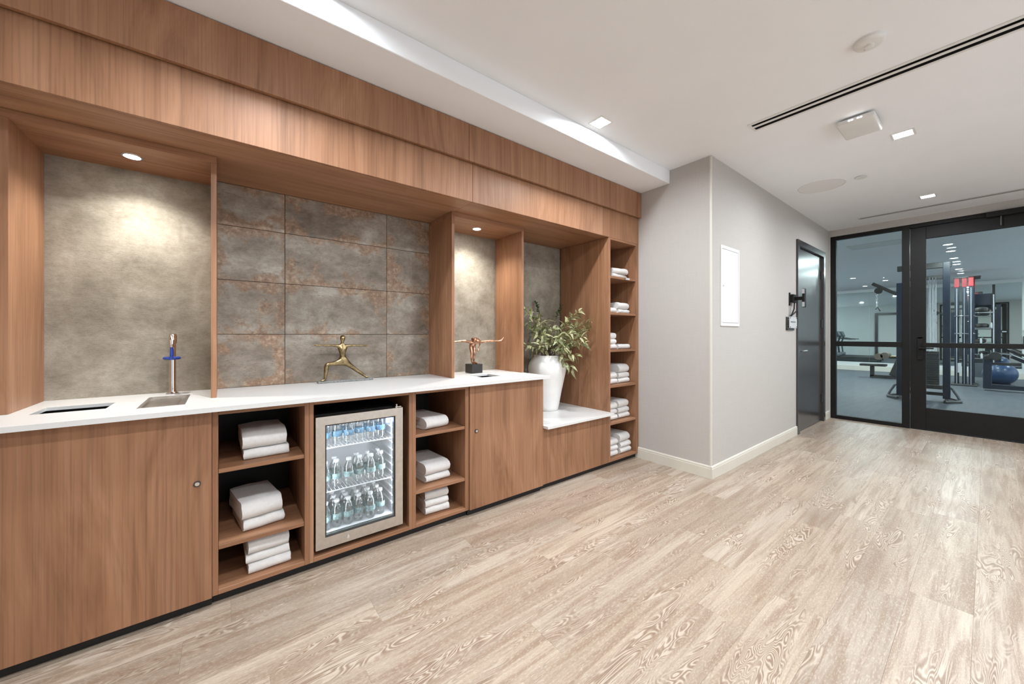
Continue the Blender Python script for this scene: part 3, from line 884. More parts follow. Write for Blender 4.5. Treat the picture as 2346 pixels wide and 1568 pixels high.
def mitre(name, pts):
    MB().prism(pts, 'y', FYF, FYF+.042).build(name, M['steel'], fdoor)
mitre('door_frame_rail', [(ox0, oz1), (ox1, oz1), (hx1, hz1), (hx0, hz1)])
mitre('door_frame_rail', [(ox0, oz0), (hx0, hz0), (hx1, hz0), (ox1, oz0)])
mitre('door_frame_stile', [(ox0, oz0+.0005), (ox0, oz1-.0005), (hx0, hz1), (hx0, hz0)])
mitre('door_frame_stile', [(ox1, oz0+.0005), (hx1, hz0), (hx1, hz1), (ox1, oz1-.0005)])
b = MB(); b.slab([hx0-.001, hx0+.007, hx1-.007, hx1+.001], [hz0-.001, hz0+.007, hz1-.007, hz1+.001], {(1, 1)}, FYF+.006, FYF+.012, 'y'); b.build('gasket', M['gun'], fdoor)
MB().box(hx0+.001, hx1-.001, FYF+.014, FYF+.019, hz0+.001, hz1-.001).build('door_glass', M['fglass'], fdoor)
MB().cyl((.530, FYF, fz0+.026), (.530, FYF-.006, fz0+.026), .0075, n=18).build('door_lock', M['chrome'], fdoor)
b = MB(); b.cyl((fx1-.030, FYF+.02, fz1), (fx1-.030, FYF+.02, fz1+.020), .006, n=12); b.box(fx1-.04, fx1-.005, FYF+.01, FYF+.045, fz1+.002, fz1+.007)
b.build('hinge', M['chrome'], fd)
MB().box(hx1-.030, hx1-.012, FYF+.06, FYF+.075, hz1-.048, hz1-.010, .002).build('display', M['led'], fd)
for zz in (.585, .350):
    b = MB()
    xa, xb, ya, yb = ix0+.012, ix1-.012, FYF+.085, iy1-.015
    b.tube([(xa, ya, zz), (xb, ya, zz)], .0032, 8); b.tube([(xa, yb, zz), (xb, yb, zz)], .0032, 8)
    b.tube([(xa, (ya+yb)/2, zz-.003), (xb, (ya+yb)/2, zz-.003)], .0025, 8)
    n = 21
    for k in range(n):
        xx = xa+(xb-xa)*k/(n-1)
        b.tube([(xx, ya, zz+.002), (xx, yb, zz+.002)], .0016, 6)
    b.build('wire_shelf', M['wire'], fd)
for s, xx in ((1, ix0+.006), (-1, ix1-.006)):
    lamp('fridge_lamp', 'AREA', (xx, FYF+.062, (iz0+iz1)/2), P_FRIDGE, fd, .012, (.88, .94, 1.0), rot=(radians(90), 0, radians(-s*42)), size_y=.56)
lamp('fridge_lamp', 'AREA', ((ix0+ix1)/2, FYF+.075, iz1-.008), P_FRIDGE*.5, fd, .30, (.86, .93, 1.0), rot=(radians(20), 0, 0), size_y=.02)

def bottle_proto(lab):
    prof = [(0, .002), (.012, 0), (.020, .001), (.0245, .006), (.026, .016), (.0245, .022), (.026, .028), (.0245, .034), (.0265, .042), (.0265, .082), (.0258, .088), (.026, .096), (.0235, .108), (.0165, .122), (.0118, .130), (.0112, .136)]
    b = MB(); b.lathe(prof, n=20); body = b.mesh('bottle_body', M['pet'])
    b = MB(); b.lathe([(0, .135), (.0132, .135), (.0138, .137), (.0138, .147), (.0128, .149), (0, .149)], n=18); capm = b.mesh('cap', M['cap'])
    b = MB(); b.lathe([(.0268, .046), (.0272, .047), (.0272, .075), (.0268, .076)], n=20, closed=False); labm = b.mesh('label', lab)
    return body, capm, labm
B1, B2 = bottle_proto(M['lab']), bottle_proto(M['lab2'])
def bottle(x, y, z, proto, label, group, k):
    t = thing('water_bottle', (x, y, z), label, 'bottle', group)
    a = k*1.7
    for me, nm in zip(proto, ('bottle_body', 'cap', 'label')):
        last = place(me, nm, (0, 0, 0), t, (0, 0, a))
    return (t, a), last
k = 0
x0b = ix0+.042
dxb = .0605
for shelf, zz, rows, proto, lab in ((0, iz0+.0165, 3, B1, 'small clear water bottle standing on the fridge floor'),
                                    (1, .350+.0040, 2, B1, 'small clear water bottle on the lower wire shelf of the fridge'),
                                    (2, .585+.0040, 2, B2, 'small blue-labelled water bottle on the upper wire shelf of the fridge')):
    for r in range(rows):
        for c in range(6):
            if shelf == 1 and r == 1 and c in (2,): continue
            if shelf == 2 and r == 1 and c in (1, 3): continue
            yy = FYF+.125+.064*r + rnd.uniform(-.006, .006) + (.010 if c % 2 else 0)
            o = bottle(x0b+dxb*c+rnd.uniform(-.003, .003), yy, zz, proto, lab, ['bottles on the fridge floor', 'bottles on the lower fridge shelf', 'bottles on the upper fridge shelf'][shelf], k)
            if shelf == 2 and r == 0 and c in (2, 3, 4):
                cu = bpy.data.curves.new('digit', 'FONT'); cu.body = '3'; cu.size = .022; cu.extrude = .0004; cu.align_x = 'CENTER'
                tmp = bpy.data.objects.new('digit', cu); COL.objects.link(tmp)
                bpy.context.view_layer.update()
                me = bpy.data.meshes.new_from_object(tmp.evaluated_get(bpy.context.evaluated_depsgraph_get()))
                bpy.data.objects.remove(tmp)
                me.materials.clear(); me.materials.append(M['ink'])
                a_ = o[0][1]; q_ = Matrix.Rotation(-a_, 4, 'Z') @ Matrix.Translation((-.012, -.0262, .053)) @ Matrix.Rotation(radians(-28), 4, 'Z') @ Matrix.Rotation(radians(90), 4, 'X')
                place(me, 'label_print', q_.to_translation(), o[1], q_.to_euler())
            k += 1

# ---------------------------------------------------------------- towels
def towel_mesh(w, dpt, h, seed, layers=2, mat=None, slump=0.0):
    """a folded towel: rounded fold at the front, cut layers showing at the sides"""
    r = random.Random(seed)
    b = MB()
    th = h/layers
    prof = []
    # folded sheet seen from the side (y = depth, z = height), front fold at y = 0
    nose = 7
    for i in range(nose+1):
        a = -pi/2 - pi*i/nose
        prof.append((h*.5*(1+cos(a))*.9, h*.5 + h*.5*sin(a)))
    prof += [(dpt*.35, h), (dpt*.7, h), (dpt, h)]
    for k in range(layers-1, 0, -1):
        zc = th*k
        prof += [(dpt, zc+.0016), (dpt*.45, zc+.0016), (h*.42, zc), (dpt*.45, zc-.0016), (dpt, zc-.0016)]
    prof += [(dpt, 0), (dpt*.7, 0), (dpt*.35, 0)]
    nx = 12
    rings = []
    for i in range(nx+1):
        u = i/nx
        xx = (u-.5)*w
        edge = min(u, 1-u)*nx
        sq = 1.0 if edge >= 1.5 else (.93 if edge < .5 else .985)
        ring = []
        for (y, z) in prof:
            nz = noise.noise(Vector((xx*16+seed*3.1, y*13, z*30)))*.0038
            ny = noise.noise(Vector((xx*12+seed*7.7, y*9+4, z*22)))*.005
            nx_ = noise.noise(Vector((y*18+seed, z*60, xx*3)))*.0045
            zz = z*(1 - slump*(y/dpt)) * (1-(1-sq)*.6) + nz*(.25+z/h)
            yy = y + (1-sq)*.05*(1 if y < dpt*.5 else -1)*.4 + ny
            ring.append(b.bm.verts.new((xx + nx_*(1 if edge < 1.5 else .2), yy, max(zz, 0.0004))))
        rings.append(ring)
    n = len(prof)
    for i in range(nx):
        for j in range(n):
            b.bm.faces.new((rings[i][j], rings[i][(j+1) % n], rings[i+1][(j+1) % n], rings[i+1][j]))
    b.bm.faces.new(rings[0]); b.bm.faces.new(list(reversed(rings[-1])))
    return b.mesh('towel', mat or M['towel'], sharp=50)
TMESH = {}
def towel(x, y, z, w, dpt, h, rot, label, group, seed, layers=2, tilt=0.0):
    key = (seed % 5, layers, round(h, 3))
    if key not in TMESH: TMESH[key] = towel_mesh(.17, .26, h, seed % 5, layers)
    o = place(TMESH[key], 'folded_towel', (x, y, z), None, (tilt, 0, radians(rot)), (w/.17, dpt/.26, 1))
    return tag(o, label, 'towel', group)
def stack(cx, cy, z, specs, where, group, seed):
    """specs from the bottom up: (height, dx, dy, width, depth, rot, layers)"""
    names = {1: ['single'], 2: ['lower', 'upper'], 3: ['bottom', 'middle', 'top']}[len(specs)]
    for i, (h, dx, dy, w, dpt, rot, lay) in enumerate(specs):
        lab = ('lone white towel on ' + where) if len(specs) == 1 else '%s white towel on %s' % (names[i], where)
        towel(cx+dx, cy+dy, z+.0005, w, dpt, h, rot, lab, group, seed*7+i, lay)
        z += h*1.02
G = 'folded towels in the left open cabinet'
A = 'shelf of the cabinet left of the fridge'
stack(.168, 2.166, .600, [(.046, .004, 0, .185, .27, 1, 2), (.082, -.002, .004, .182, .27, 2, 3)], 'the upper '+A, G, 1)
stack(.158, 2.165, .261, [(.052, .006, .004, .170, .28, 8, 2), (.084, -.002, .000, .168, .28, 9, 3)], 'the middle '+A, G, 2)
stack(.178, 2.136, .066, [(.045, .006, 0, .172, .28, 2, 2), (.040, -.002, .010, .176, .28, 1, 2), (.070, .002, .006, .168, .28, 3, 3)], 'the bottom '+A, G, 3)
G = 'folded towels in the right open cabinet'
A = 'shelf of the cabinet right of the fridge'
stack(1.085, 2.160, .600, [(.072, 0, 0, .168, .30, 8, 3)], 'the upper '+A, G, 4)
stack(1.098, 2.172, .261, [(.042, -.004, 0, .172, .31, 2, 2), (.070, 0, .002, .174, .31, 3, 3)], 'the middle '+A, G, 5)
stack(1.080, 2.150, .066, [(.046, 0, 0, .160, .30, -3, 2), (.042, -.002, .003, .160, .30, -1, 2), (.058, -.004, .002, .156, .30, -5, 3)], 'the bottom '+A, G, 6)
G = 'folded towels in the tall shelf tower'
A = 'shelf of the tower'
xa, xb, yy = 2.868, 3.060, 2.16
stack(xb-.02, yy, TS[0], [(.045, -.03, .01, .25, .25, 6, 2), (.055, -.035, .0, .22, .24, -3, 3)], 'the topmost tower shelf', G, 7)
stack(xa-.01, yy-.01, TS[1], [(.050, 0, 0, .15, .28, 2, 3)], 'the second tower shelf from the top, left column', G, 8)
stack(xb, yy, TS[1], [(.040, .0, 0, .175, .28, 0, 2), (.066, -.006, .0, .180, .28, 2, 3)], 'the second tower shelf from the top, right column', G, 9)
stack(xa, yy, TS[2], [(.048, 0, 0, .16, .28, 1, 2), (.046, -.004, .004, .16, .28, -1, 2), (.060, -.008, 0, .158, .28, 2, 3)], 'the third tower shelf from the top, left column', G, 10)
stack(xb+.004, yy, TS[2], [(.044, 0, 0, .170, .28, -2, 2)], 'the third tower shelf from the top at right', G, 11)
stack(xa, yy-.006, TS[3], [(.050, 0, 0, .165, .28, 1, 2), (.058, -.006, .004, .160, .28, -1, 3)], 'the fourth tower shelf from the top, left column', G, 12)
stack(xb+.002, yy, TS[3], [(.046, 0, 0, .172, .28, 0, 2), (.050, .002, .003, .172, .28, 2, 2), (.080, .004, .004, .170, .28, 3, 3)], 'the fourth tower shelf from the top, right column', G, 13)
stack(xa, yy-.004, TS[4], [(.050, 0, 0, .165, .28, 0, 2), (.050, 0, .003, .165, .28, 2, 2), (.056, -.004, 0, .165, .28, -1, 3)], 'the fifth tower shelf from the top, left column', G, 14)
stack(xb+.002, yy, TS[4], [(.048, 0, 0, .170, .28, -1, 2), (.050, .002, .004, .170, .28, 1, 2), (.072, -.004, .004, .172, .28, 4, 3)], 'the fifth tower shelf from the top, right column', G, 15)
stack(xa-.012, yy-.024, .067, [(.050, 0, 0, .150, .28, 1, 2), (.048, 0, .002, .148, .28, -1, 2), (.058, 0, 0, .150, .28, 0, 3)], 'the lowest tower shelf, left column', G, 16)
stack(xb-.005, yy-.024, .067, [(.052, 0, 0, .168, .28, 0, 2), (.052, .002, .002, .166, .28, 1, 2), (.078, -.006, .004, .172, .28, 5, 3)], 'the lowest tower shelf, right column', G, 17)
tag(MB().box(2.985, 3.045, yy-.012, yy-.010, TS[0]-.020, TS[0]-.001).build('shelf_label', M['sign'], base=(3.015, yy, TS[0])), 'small paper label on the topmost tower shelf edge', 'label')
bpy.data.objects['shelf_label'].location.y = YL-.0002-(-.002)-.0005

# ---------------------------------------------------------------- sculptures
def figure(name, joints, bones, root, mat, parent, sub=2, fat=1.5):
    """continuous body grown from a joint skeleton; joints: name -> (x, y, z, radius)"""
    me = bpy.data.meshes.new(name)
    ks = list(joints)
    off = worldloc(parent)
    me.from_pydata([Vector(joints[k][:3])-off for k in ks], [(ks.index(a), ks.index(b)) for a, b in bones], [])
    o = bpy.data.objects.new(name, me); COL.objects.link(o)
    o.modifiers.new('skin', 'SKIN').use_smooth_shade = True
    if not me.skin_vertices: me.attributes  # layer is made with the modifier
    for i, k in enumerate(ks):
        sv = me.skin_vertices[0].data[i]
        rr = joints[k][3]*fat
        sv.radius = (rr, rr) if not isinstance(rr, tuple) else rr
        sv.use_root = (k == root)
    m = o.modifiers.new('sub', 'SUBSURF'); m.levels = sub; m.render_levels = sub
    bpy.context.view_layer.update()
    dg = bpy.context.evaluated_depsgraph_get()
    ev = bpy.data.meshes.new_from_object(o.evaluated_get(dg))
    bpy.data.objects.remove(o)
    ev.materials.clear(); ev.materials.append(mat)
    ev.polygons.foreach_set('use_smooth', [True]*len(ev.polygons))
    p = bpy.data.objects.new(name, ev); COL.objects.link(p); p.parent = parent
    return p

t = thing('lunge_sculpture', (.648, 2.626, ZCT), 'brass figure in a deep lunge with arms stretched wide', 'sculpture')
zz = ZCT
MB().box(.477, .819, 2.600, 2.652, ZCT, ZCT+.012, .003).build('plinth', M['slate'], t)
J = dict(pelvis=(.632, 2.626, 1.026, .0165), belly=(.628, 2.625, 1.052, .0120), waist=(.627, 2.624, 1.070, .0125), ribs=(.625, 2.622, 1.092, .0165), chest=(.624, 2.622, 1.112, .0200),
         neck0=(.624, 2.624, 1.130, .0075), neck=(.624, 2.623, 1.146, .0055), chin=(.625, 2.619, 1.160, .0085), head=(.626, 2.621, 1.175, .0135), crown=(.627, 2.624, 1.190, .0090),
         sl=(.602, 2.623, 1.126, .0075), el=(.553, 2.624, 1.1295, .0046), wl=(.497, 2.625, 1.131, .0032), hl=(.476, 2.625, 1.131, .0042), fl=(.456, 2.625, 1.132, .0018),
         sr=(.647, 2.623, 1.126, .0075), er=(.697, 2.623, 1.1265, .0046), wr=(.753, 2.623, 1.125, .0032), hr=(.773, 2.623, 1.124, .0042), fr=(.795, 2.623, 1.122, .0018),
         hipl=(.612, 2.622, 1.016, .0150), thl=(.575, 2.618, 1.010, .0115), knl=(.528, 2.614, 1.008, .0098), sh1=(.526, 2.613, .975, .0098), sh2=(.522, 2.613, .940, .0075), anl=(.519, 2.613, .914, .0058), ftl=(.508, 2.611, .905, .0055), tol=(.492, 2.609, .9035, .0035),
         hipr=(.652, 2.628, 1.014, .0150), thr=(.672, 2.631, .996, .0115), knr=(.708, 2.634, .966, .0088), shr=(.738, 2.635, .943, .0082), anr=(.775, 2.636, .914, .0052), ftr=(.785, 2.634, .906, .0050), tor=(.794, 2.630, .9035, .0030))
E_ = [('pelvis', 'belly'), ('belly', 'waist'), ('waist', 'ribs'), ('ribs', 'chest'), ('chest', 'neck0'), ('neck0', 'neck'), ('neck', 'chin'), ('chin', 'head'), ('head', 'crown'),
      ('chest', 'sl'), ('sl', 'el'), ('el', 'wl'), ('wl', 'hl'), ('hl', 'fl'), ('chest', 'sr'), ('sr', 'er'), ('er', 'wr'), ('wr', 'hr'), ('hr', 'fr'),
      ('pelvis', 'hipl'), ('hipl', 'thl'), ('thl', 'knl'), ('knl', 'sh1'), ('sh1', 'sh2'), ('sh2', 'anl'), ('anl', 'ftl'), ('ftl', 'tol'),
      ('pelvis', 'hipr'), ('hipr', 'thr'), ('thr', 'knr'), ('knr', 'shr'), ('shr', 'anr'), ('anr', 'ftr'), ('ftr', 'tor')]
fb = figure('figure_body', J, E_, 'pelvis', M['bronze'], t)
b = MB()
b.ell((.628, 2.628, 1.182), (.0165, .0165, .0150), 16, 12); b.ell((.634, 2.646, 1.186), (.008, .008, .008), 10, 8)
b.build('hair', M['bronze'], fb)
b = MB()
b.ell((.6215, 2.6065, 1.1685), (.0022, .0035, .003), 8, 6); b.ell((.6165, 2.6095, 1.1735), (.0018, .0015, .0012), 8, 6); b.ell((.6275, 2.6085, 1.1735), (.0018, .0015, .0012), 8, 6); b.ell((.622, 2.6085, 1.1615), (.003, .0015, .0010), 8, 6)
b.build('face', M['bronze'], fb)

t = thing('gymnast_sculpture', (1.618, 2.580, ZCT), 'copper figure folded forward with arms spread on a black block', 'sculpture')
MB().box(1.568, 1.668, 2.528, 2.632, ZCT, .961, .001).build('block', M['ebony'], t)
J = dict(pelvis=(1.614, 2.604, 1.118, .0195), waist=(1.622, 2.592, 1.141, .0170), ribs=(1.627, 2.574, 1.153, .0200), chest=(1.620, 2.551, 1.150, .0195), neck=(1.600, 2.537, 1.149, .0095), head=(1.586, 2.529, 1.153, .0150), crown=(1.578, 2.525, 1.159, .0120),
         sl=(1.590, 2.547, 1.139, .0105), ul=(1.552, 2.548, 1.141, .0085), el=(1.516, 2.550, 1.150, .0078), wl=(1.455, 2.553, 1.146, .0048), hl=(1.432, 2.554, 1.143, .0050), fl=(1.410, 2.555, 1.141, .0022),
         sr=(1.652, 2.542, 1.140, .0105), ur=(1.692, 2.535, 1.142, .0080), er=(1.735, 2.527, 1.148, .0070), wr=(1.815, 2.512, 1.146, .0048), hr=(1.838, 2.508, 1.147, .0056), pr=(1.853, 2.505, 1.161, .0034), fr=(1.862, 2.503, 1.178, .0020), th=(1.866, 2.502, 1.147, .0020),
         hl2=(1.596, 2.596, 1.104, 0.0105), kl=(1.592, 2.572, 1.050, 0.0073), cl=(1.593, 2.580, 1.018, 0.0071), al=(1.603, 2.590, .977, 0.0043), tl=(1.606, 2.566, .967, .0050), tl2=(1.610, 2.552, .9655, .0034),
         hr2=(1.630, 2.600, 1.104, 0.0105), kr=(1.622, 2.575, 1.050, 0.0073), cr=(1.622, 2.584, 1.018, 0.0071), ar=(1.626, 2.594, .977, 0.0043), tr=(1.632, 2.570, .967, .0050), tr2=(1.638, 2.556, .9655, .0034))
E_ = [('pelvis', 'waist'), ('waist', 'ribs'), ('ribs', 'chest'), ('chest', 'neck'), ('neck', 'head'), ('head', 'crown'), ('chest', 'sl'), ('sl', 'ul'), ('ul', 'el'), ('el', 'wl'), ('wl', 'hl'), ('hl', 'fl'),
      ('chest', 'sr'), ('sr', 'ur'), ('ur', 'er'), ('er', 'wr'), ('wr', 'hr'), ('hr', 'pr'), ('pr', 'fr'), ('hr', 'th'), ('pelvis', 'hl2'), ('hl2', 'kl'), ('kl', 'cl'), ('cl', 'al'), ('al', 'tl'), ('tl', 'tl2'), ('pelvis', 'hr2'), ('hr2', 'kr'), ('kr', 'cr'), ('cr', 'ar'), ('ar', 'tr'), ('tr', 'tr2')]
figure('figure_body', J, E_, 'pelvis', M['copper'], t)
b = MB(); b.ell((1.580, 2.530, 1.164), (.015, .0145, .0125), 14, 10); b.build('hair', plain('dark_copper', (.16, .055, .035), .35, 1.0, var=.3, scale=60), t)
b = MB(); b.tube([(1.652, 2.54, 1.138), (1.650, 2.545, 1.11), (1.644, 2.552, 1.085)], [.007, .0055, .004], 8); b.ell((1.642, 2.554, 1.072), (.009, .007, .013), 10, 8)
b.build('hanging_limb', M['copper'], t)  # limb hanging from the torso, modelled apart from the body

# ---------------------------------------------------------------- vase and branches
vx, vy, vz = 2.385, 2.530, .503
t = thing('ceramic_vase', (vx, vy, vz), 'large white ceramic vase on the low quartz ledge', 'vase')
prof = [(0, 0), (.098, 0), (.104, .004), (.110, .03), (.134, .16), (.157, .27), (.170, .33), (.1745, .37), (.173, .40), (.165, .43), (.150, .458), (.134, .478), (.124, .488), (.122, .494), (.126, .500), (.124, .505), (.117, .504), (.114, .497), (.116, .485), (.14, .45), (.158, .40), (.150, .30), (.12, .12), (.095, .02), (0, .016)]
MB().lathe(prof, (vx, vy, vz), 56).build('body', M['ceramic'], t, sharp=60)
b = MB()
for a in (radians(-12),):
    c, s = cos(a), sin(a)
    pts = [(vx+c*rr, vy+s*rr, vz+z_) for rr, z_ in ((.168, .415), (.182, .43), (.180, .452), (.150, .462))]
    b.tube(pts, .009, 10)
b.build('lug', M['ceramic'], t)

t = thing('leafy_branches', (vx, vy, vz+.47), 'pale green leafy branches with curly twigs in the white vase', 'plant')
T0 = worldloc(t)
def leaf_mesh(L, wd, bend, mat):
    b = MB(); n = 6; rows = []
    for i in range(n+1):
        u = i/n
        wv = wd*(sin(pi*min(1, u*1.02)**.8))*.5 + .0004
        zc = -bend*u*u*L
        rows.append([b.bm.verts.new((u*L, -wv, zc+wv*.35)), b.bm.verts.new((u*L, 0, zc)), b.bm.verts.new((u*L, wv, zc+wv*.35))])
    for i in range(n):
        for j in range(2):
            b.bm.faces.new((rows[i][j], rows[i][j+1], rows[i+1][j+1], rows[i+1][j]))
    return b.mesh('leaf', mat, sharp=80)
LM = [leaf_mesh(.082, .025, .35, M['leaf']), leaf_mesh(.092, .027, .6, M['leaf']), leaf_mesh(.066, .022, .15, M['leaf']), leaf_mesh(.074, .028, .9, M['leaf'])]
LD = [leaf_mesh(.034, .020, .3, M['dleaf']), leaf_mesh(.030, .018, .6, M['dleaf'])]
ENDS = [(2.121, 2.531, 1.428, 0), (2.377, 2.737, 1.514, 1), (2.244, 2.499, 1.353, 0), (2.368, 2.528, 1.329, 0), (2.609, 2.556, 1.485, 1), (2.586, 2.295, 1.419, 0), (2.633, 2.233, 1.315, 0), (2.516, 2.197, 1.18, 0), (2.593, 2.239, 1.125, 0), (2.457, 2.206, 1.016, 0), (2.443, 2.254, 0.895, 0), (2.089, 2.492, 1.104, 0), (2.574, 2.431, 1.319, 0), (2.39, 2.447, 1.259, 0), (2.477, 2.291, 1.219, 0), (2.166, 2.47, 1.227, 0), (2.214, 2.585, 1.287, 0), (2.216, 2.393, 1.196, 0), (2.336, 2.3, 1.18, 0), (2.368, 2.262, 1.089, 0), (2.667, 2.422, 1.291, 0), (2.165, 2.395, 1.113, 0), (2.656, 2.304, 1.228, 0)]
lr = random.Random(21)
for bi, (ex_, ey_, ez_, dark) in enumerate(ENDS):
    ey_ = min(ey_, 2.685); ex_ = min(max(ex_, 2.0), 2.70)
    a = lr.uniform(0, 2*pi)
    st = Vector((vx+.05*cos(a), vy+.05*sin(a), vz+.46))
    en = Vector((ex_, ey_, ez_))
    ho = Vector((en.x-vx, en.y-vy, 0))
    mid = Vector((vx, vy, vz+.50)) + ho*.38 + Vector((0, 0, max(.04, (ez_-vz-.50)*.62+.03)))
    pts = []
    for i in range(10):
        u = i/9
        pts.append(st*(1-u)**2 + mid*2*u*(1-u) + en*u*u)
    br = MB().tube(pts, [.0032*(1-.6*i/9) for i in range(10)], 6).build('branch', M['stem'], t)
    L = sum((pts[i+1]-pts[i]).length for i in range(9))
    nl = int(L/(.0185 if not dark else .013))
    for q in range(nl):
        u = .30 + .70*(q+.5)/nl
        if dark and u < .62: continue
        f = u*9; i = min(int(f), 8); p = pts[i].lerp(pts[i+1], f-i)
        d = (pts[i+1]-pts[i]).normalized()
        ang = q*2.4 + lr.uniform(-.5, .5)
        side = d.cross(Vector((0, 0, 1)))
        if side.length < .1: side = Vector((1, 0, 0))
        side.normalize(); up = side.cross(d)
        o_ = (side*cos(ang) + up*sin(ang)).normalized()
        dirv = (d*lr.uniform(.5, 1.0) + o_*lr.uniform(.7, 1.0)).normalized()
        tip = p + dirv*.07
        if tip.y > 2.705 or tip.x > 2.735 or tip.x < 1.965: dirv = (d*.8 + Vector((vx-p.x, vy-.1-p.y, .05))*1.0).normalized()
        if (Vector((p.x-vx, p.y-vy)).length < .16 and p.z < vz+.50): continue
        zax = (Vector((0, 0, 1)) - dirv*dirv.z)
        if zax.length < .05: zax = Vector((1, 0, 0)) - dirv*dirv.x
        zax.normalize(); yax = zax.cross(dirv)
        m = Matrix((dirv, yax, zax)).transposed().to_4x4()
        m = m @ Matrix.Rotation(lr.uniform(-.9, .9), 4, 'X')
        o = place(lr.choice(LD if dark else LM), 'leaf', p-T0, br, m.to_euler(), (lr.uniform(.75, 1.1),)*3)
for s in range(4):
    a0 = lr.uniform(0, 6)
    pts = []
    for i in range(16):
        u = i/15
        pts.append((vx+.03+.05*(s-1.5)*.6+.03*sin(6*u+a0)*u+.03*u*(s-1), vy-.02+.03*cos(5*u+a0)*u, vz+.47+.34*u-.06*max(0, u-.8)*4))
    MB().tube(pts, [.0026*(1-.55*i/15) for i in range(16)], 6).build('curly_twig', M['twig'], t)

# ---------------------------------------------------------------- gym behind the glass
GX0, GX1, GY0, GY1 = 7.0, 16.8, -3.6, 6.2
tag(MB().box(GX0-.015, GX1, GY0, GY1, -.06, 0).build('floor_gym', M['gfloor']), 'blue grey rubber floor of the gym', 'floor', kind=ST)
GL = [(x, .41) for x in (9.46, 10.26, 11.25, 12.27, 13.21, 14.17, 15.17)] + [(13.16, 2.2), (14.4, 1.74), (15.6, 2.33), (10.2, 3.6), (12.6, 4.4), (15.2, 4.4), (10.0, -1.8), (12.6, -1.8), (15.2, -1.8)]
tag(MB().box(GX0, GX1, GY0, GY1, ZC, ZC+.05).build('ceiling_gym', M['gceil']), 'pale ceiling of the gym', 'ceiling', kind=ST)
tag(MB().box(GX1, GX1+.1, GY0, GY1, 0, ZC).build('wall_gym_far', M['gwall']), 'pale far wall of the gym', 'wall', kind=ST)
tag(MB().box(GX0, GX0+.06, YW+.12, GY1, 0, ZC).build('wall_gym_near', M['gwall']), 'gym side of the corridor wall', 'wall', kind=ST)
tag(MB().box(GX0, GX0+.06, GY0, YB, 0, ZC).build('wall_gym_corner', M['gwall']), 'gym side corner right of the glass door', 'wall', kind=ST)
added_bays = [(7.4, 9.6), (9.8, 12.0), (12.2, 14.4), (14.6, 16.6)]  # side window openings added out of view to brighten the gym ceiling
n_ = 2
for side, y0, sg, nm in (('left', GY1, 1, 'wall_gym_left'), ('right', GY0-.1, -1, 'wall_gym_right')):
    tag(MB().slab(sorted([GX0, GX1] + [e for q in added_bays for e in q]), [0, .3, 2.55, ZC], {(1, 1), (3, 1), (5, 1), (7, 1)}, y0, y0+.1, 'y').build(nm, M['gwall']), 'wall with added windows on the %s side of the gym' % side, 'wall', kind=ST)
    for i, (a, b_) in enumerate(added_bays):
        w = thing('window_%d' % (n_ if n_ < 6 else n_+2), ((a+b_)/2, y0+.05, .3), '%s added window on the %s side of the gym' % (['first', 'second', 'third', 'fourth'][i], side), 'window', kind=ST)
        n_ += 1
        for xx in (a, b_-.05):
            MB().box(xx, xx+.05, y0+.02, y0+.08, .3, 2.55).build('added_mullion', M['black'], w)
        for z0 in (.3, 2.5):
            MB().box(a+.05, b_-.05, y0+.02, y0+.08, z0, z0+.05).build('window_rail', M['black'], w)
        pt = lamp('added_window_portal', 'AREA', ((a+b_)/2, y0+.05+sg*.045, 1.425), 1.0, w, b_-a, (1, 1, 1), rot=(radians(-90*sg), 0, 0), size_y=2.25)
        pt.data.cycles.is_portal = True
tag(MB().box(GX1-.015, GX1, GY0, GY1, 0, .16, .002).build('baseboard_gym', M['base']), 'cream baseboard at the foot of the mirrored gym wall', 'baseboard', kind=ST)
mw = thing('wall_mirror', (GX1, 2.5, .3), 'large frameless mirror covering the far gym wall', 'mirror')
for a, b_ in ((-.553, .9), (.903, 2.4), (2.403, 3.9), (3.903, 5.4)):
    MB().box(GX1-.008, GX1-.001, a, b_, .29, 2.60).build('mirror_panel', M['mirror'], mw)
# dark doorway frame on the near gym wall, seen in the mirror
t = thing('door_3', (7.06, 3.05, 0), 'dark framed doorway mirrored in the far gym wall', 'door', kind=ST)
for a, b_ in ((3.47, 3.59), (2.45, 2.57)):
    MB().box(7.06, 7.10, a, b_, 0, 2.30, .002).build('door_frame', M['doord'], t)
MB().box(7.06, 7.10, 2.57, 3.47, 2.18, 2.30, .002).build('door_frame', M['doord'], t)
MB().box(7.06, 7.08, 2.57, 3.47, 0, 2.18, .002).build('door_leaf', M['paint'], t)

lm = MB().lathe([(0, 0), (.055, 0), (.055, .003), (0, .003)], n=20).mesh('lens', M['puckwhite'])
rm = MB().lathe([(.055, 0), (.055, -.003), (.072, -.002), (.073, .003), (.055, .003)], n=20).mesh('trim_ring', M['white'])
for i, (x, y) in enumerate(GL):
    row = i < 7
    t = thing('gym_downlight', (x, y, ZC-.0035), 'round gym ceiling light in the row above the weight machines' if row else 'round gym ceiling light away from the machine row', 'downlight',
              'row of gym downlights over the machines' if row else 'other gym downlights')
    place(lm, 'lens', (0, 0, 0), t); place(rm, 'trim_ring', (0, 0, 0), t)
    if i % 2 == 0 or i > 6:
        lamp('gym_lamp', 'AREA', (x, y, ZC-.012), P_GYM, t, .11, (.93, 1.0, .98), shape='DISK')
t = thing('gym_ceiling_vent', (8.55, 1.25, ZC), 'rectangular ceiling vent seen through the sidelight', 'air vent')
MB().slab([8.35, 8.38, 8.72, 8.75], [.70, .73, 1.45, 1.48], {(1, 1)}, ZC-.012, ZC, 'z').build('frame', M['white'], t)
for k in range(9):
    MB().box(8.39+.037*k, 8.41+.037*k, .735, 1.445, ZC-.010, ZC-.004).build('slat', M['grille'], t)

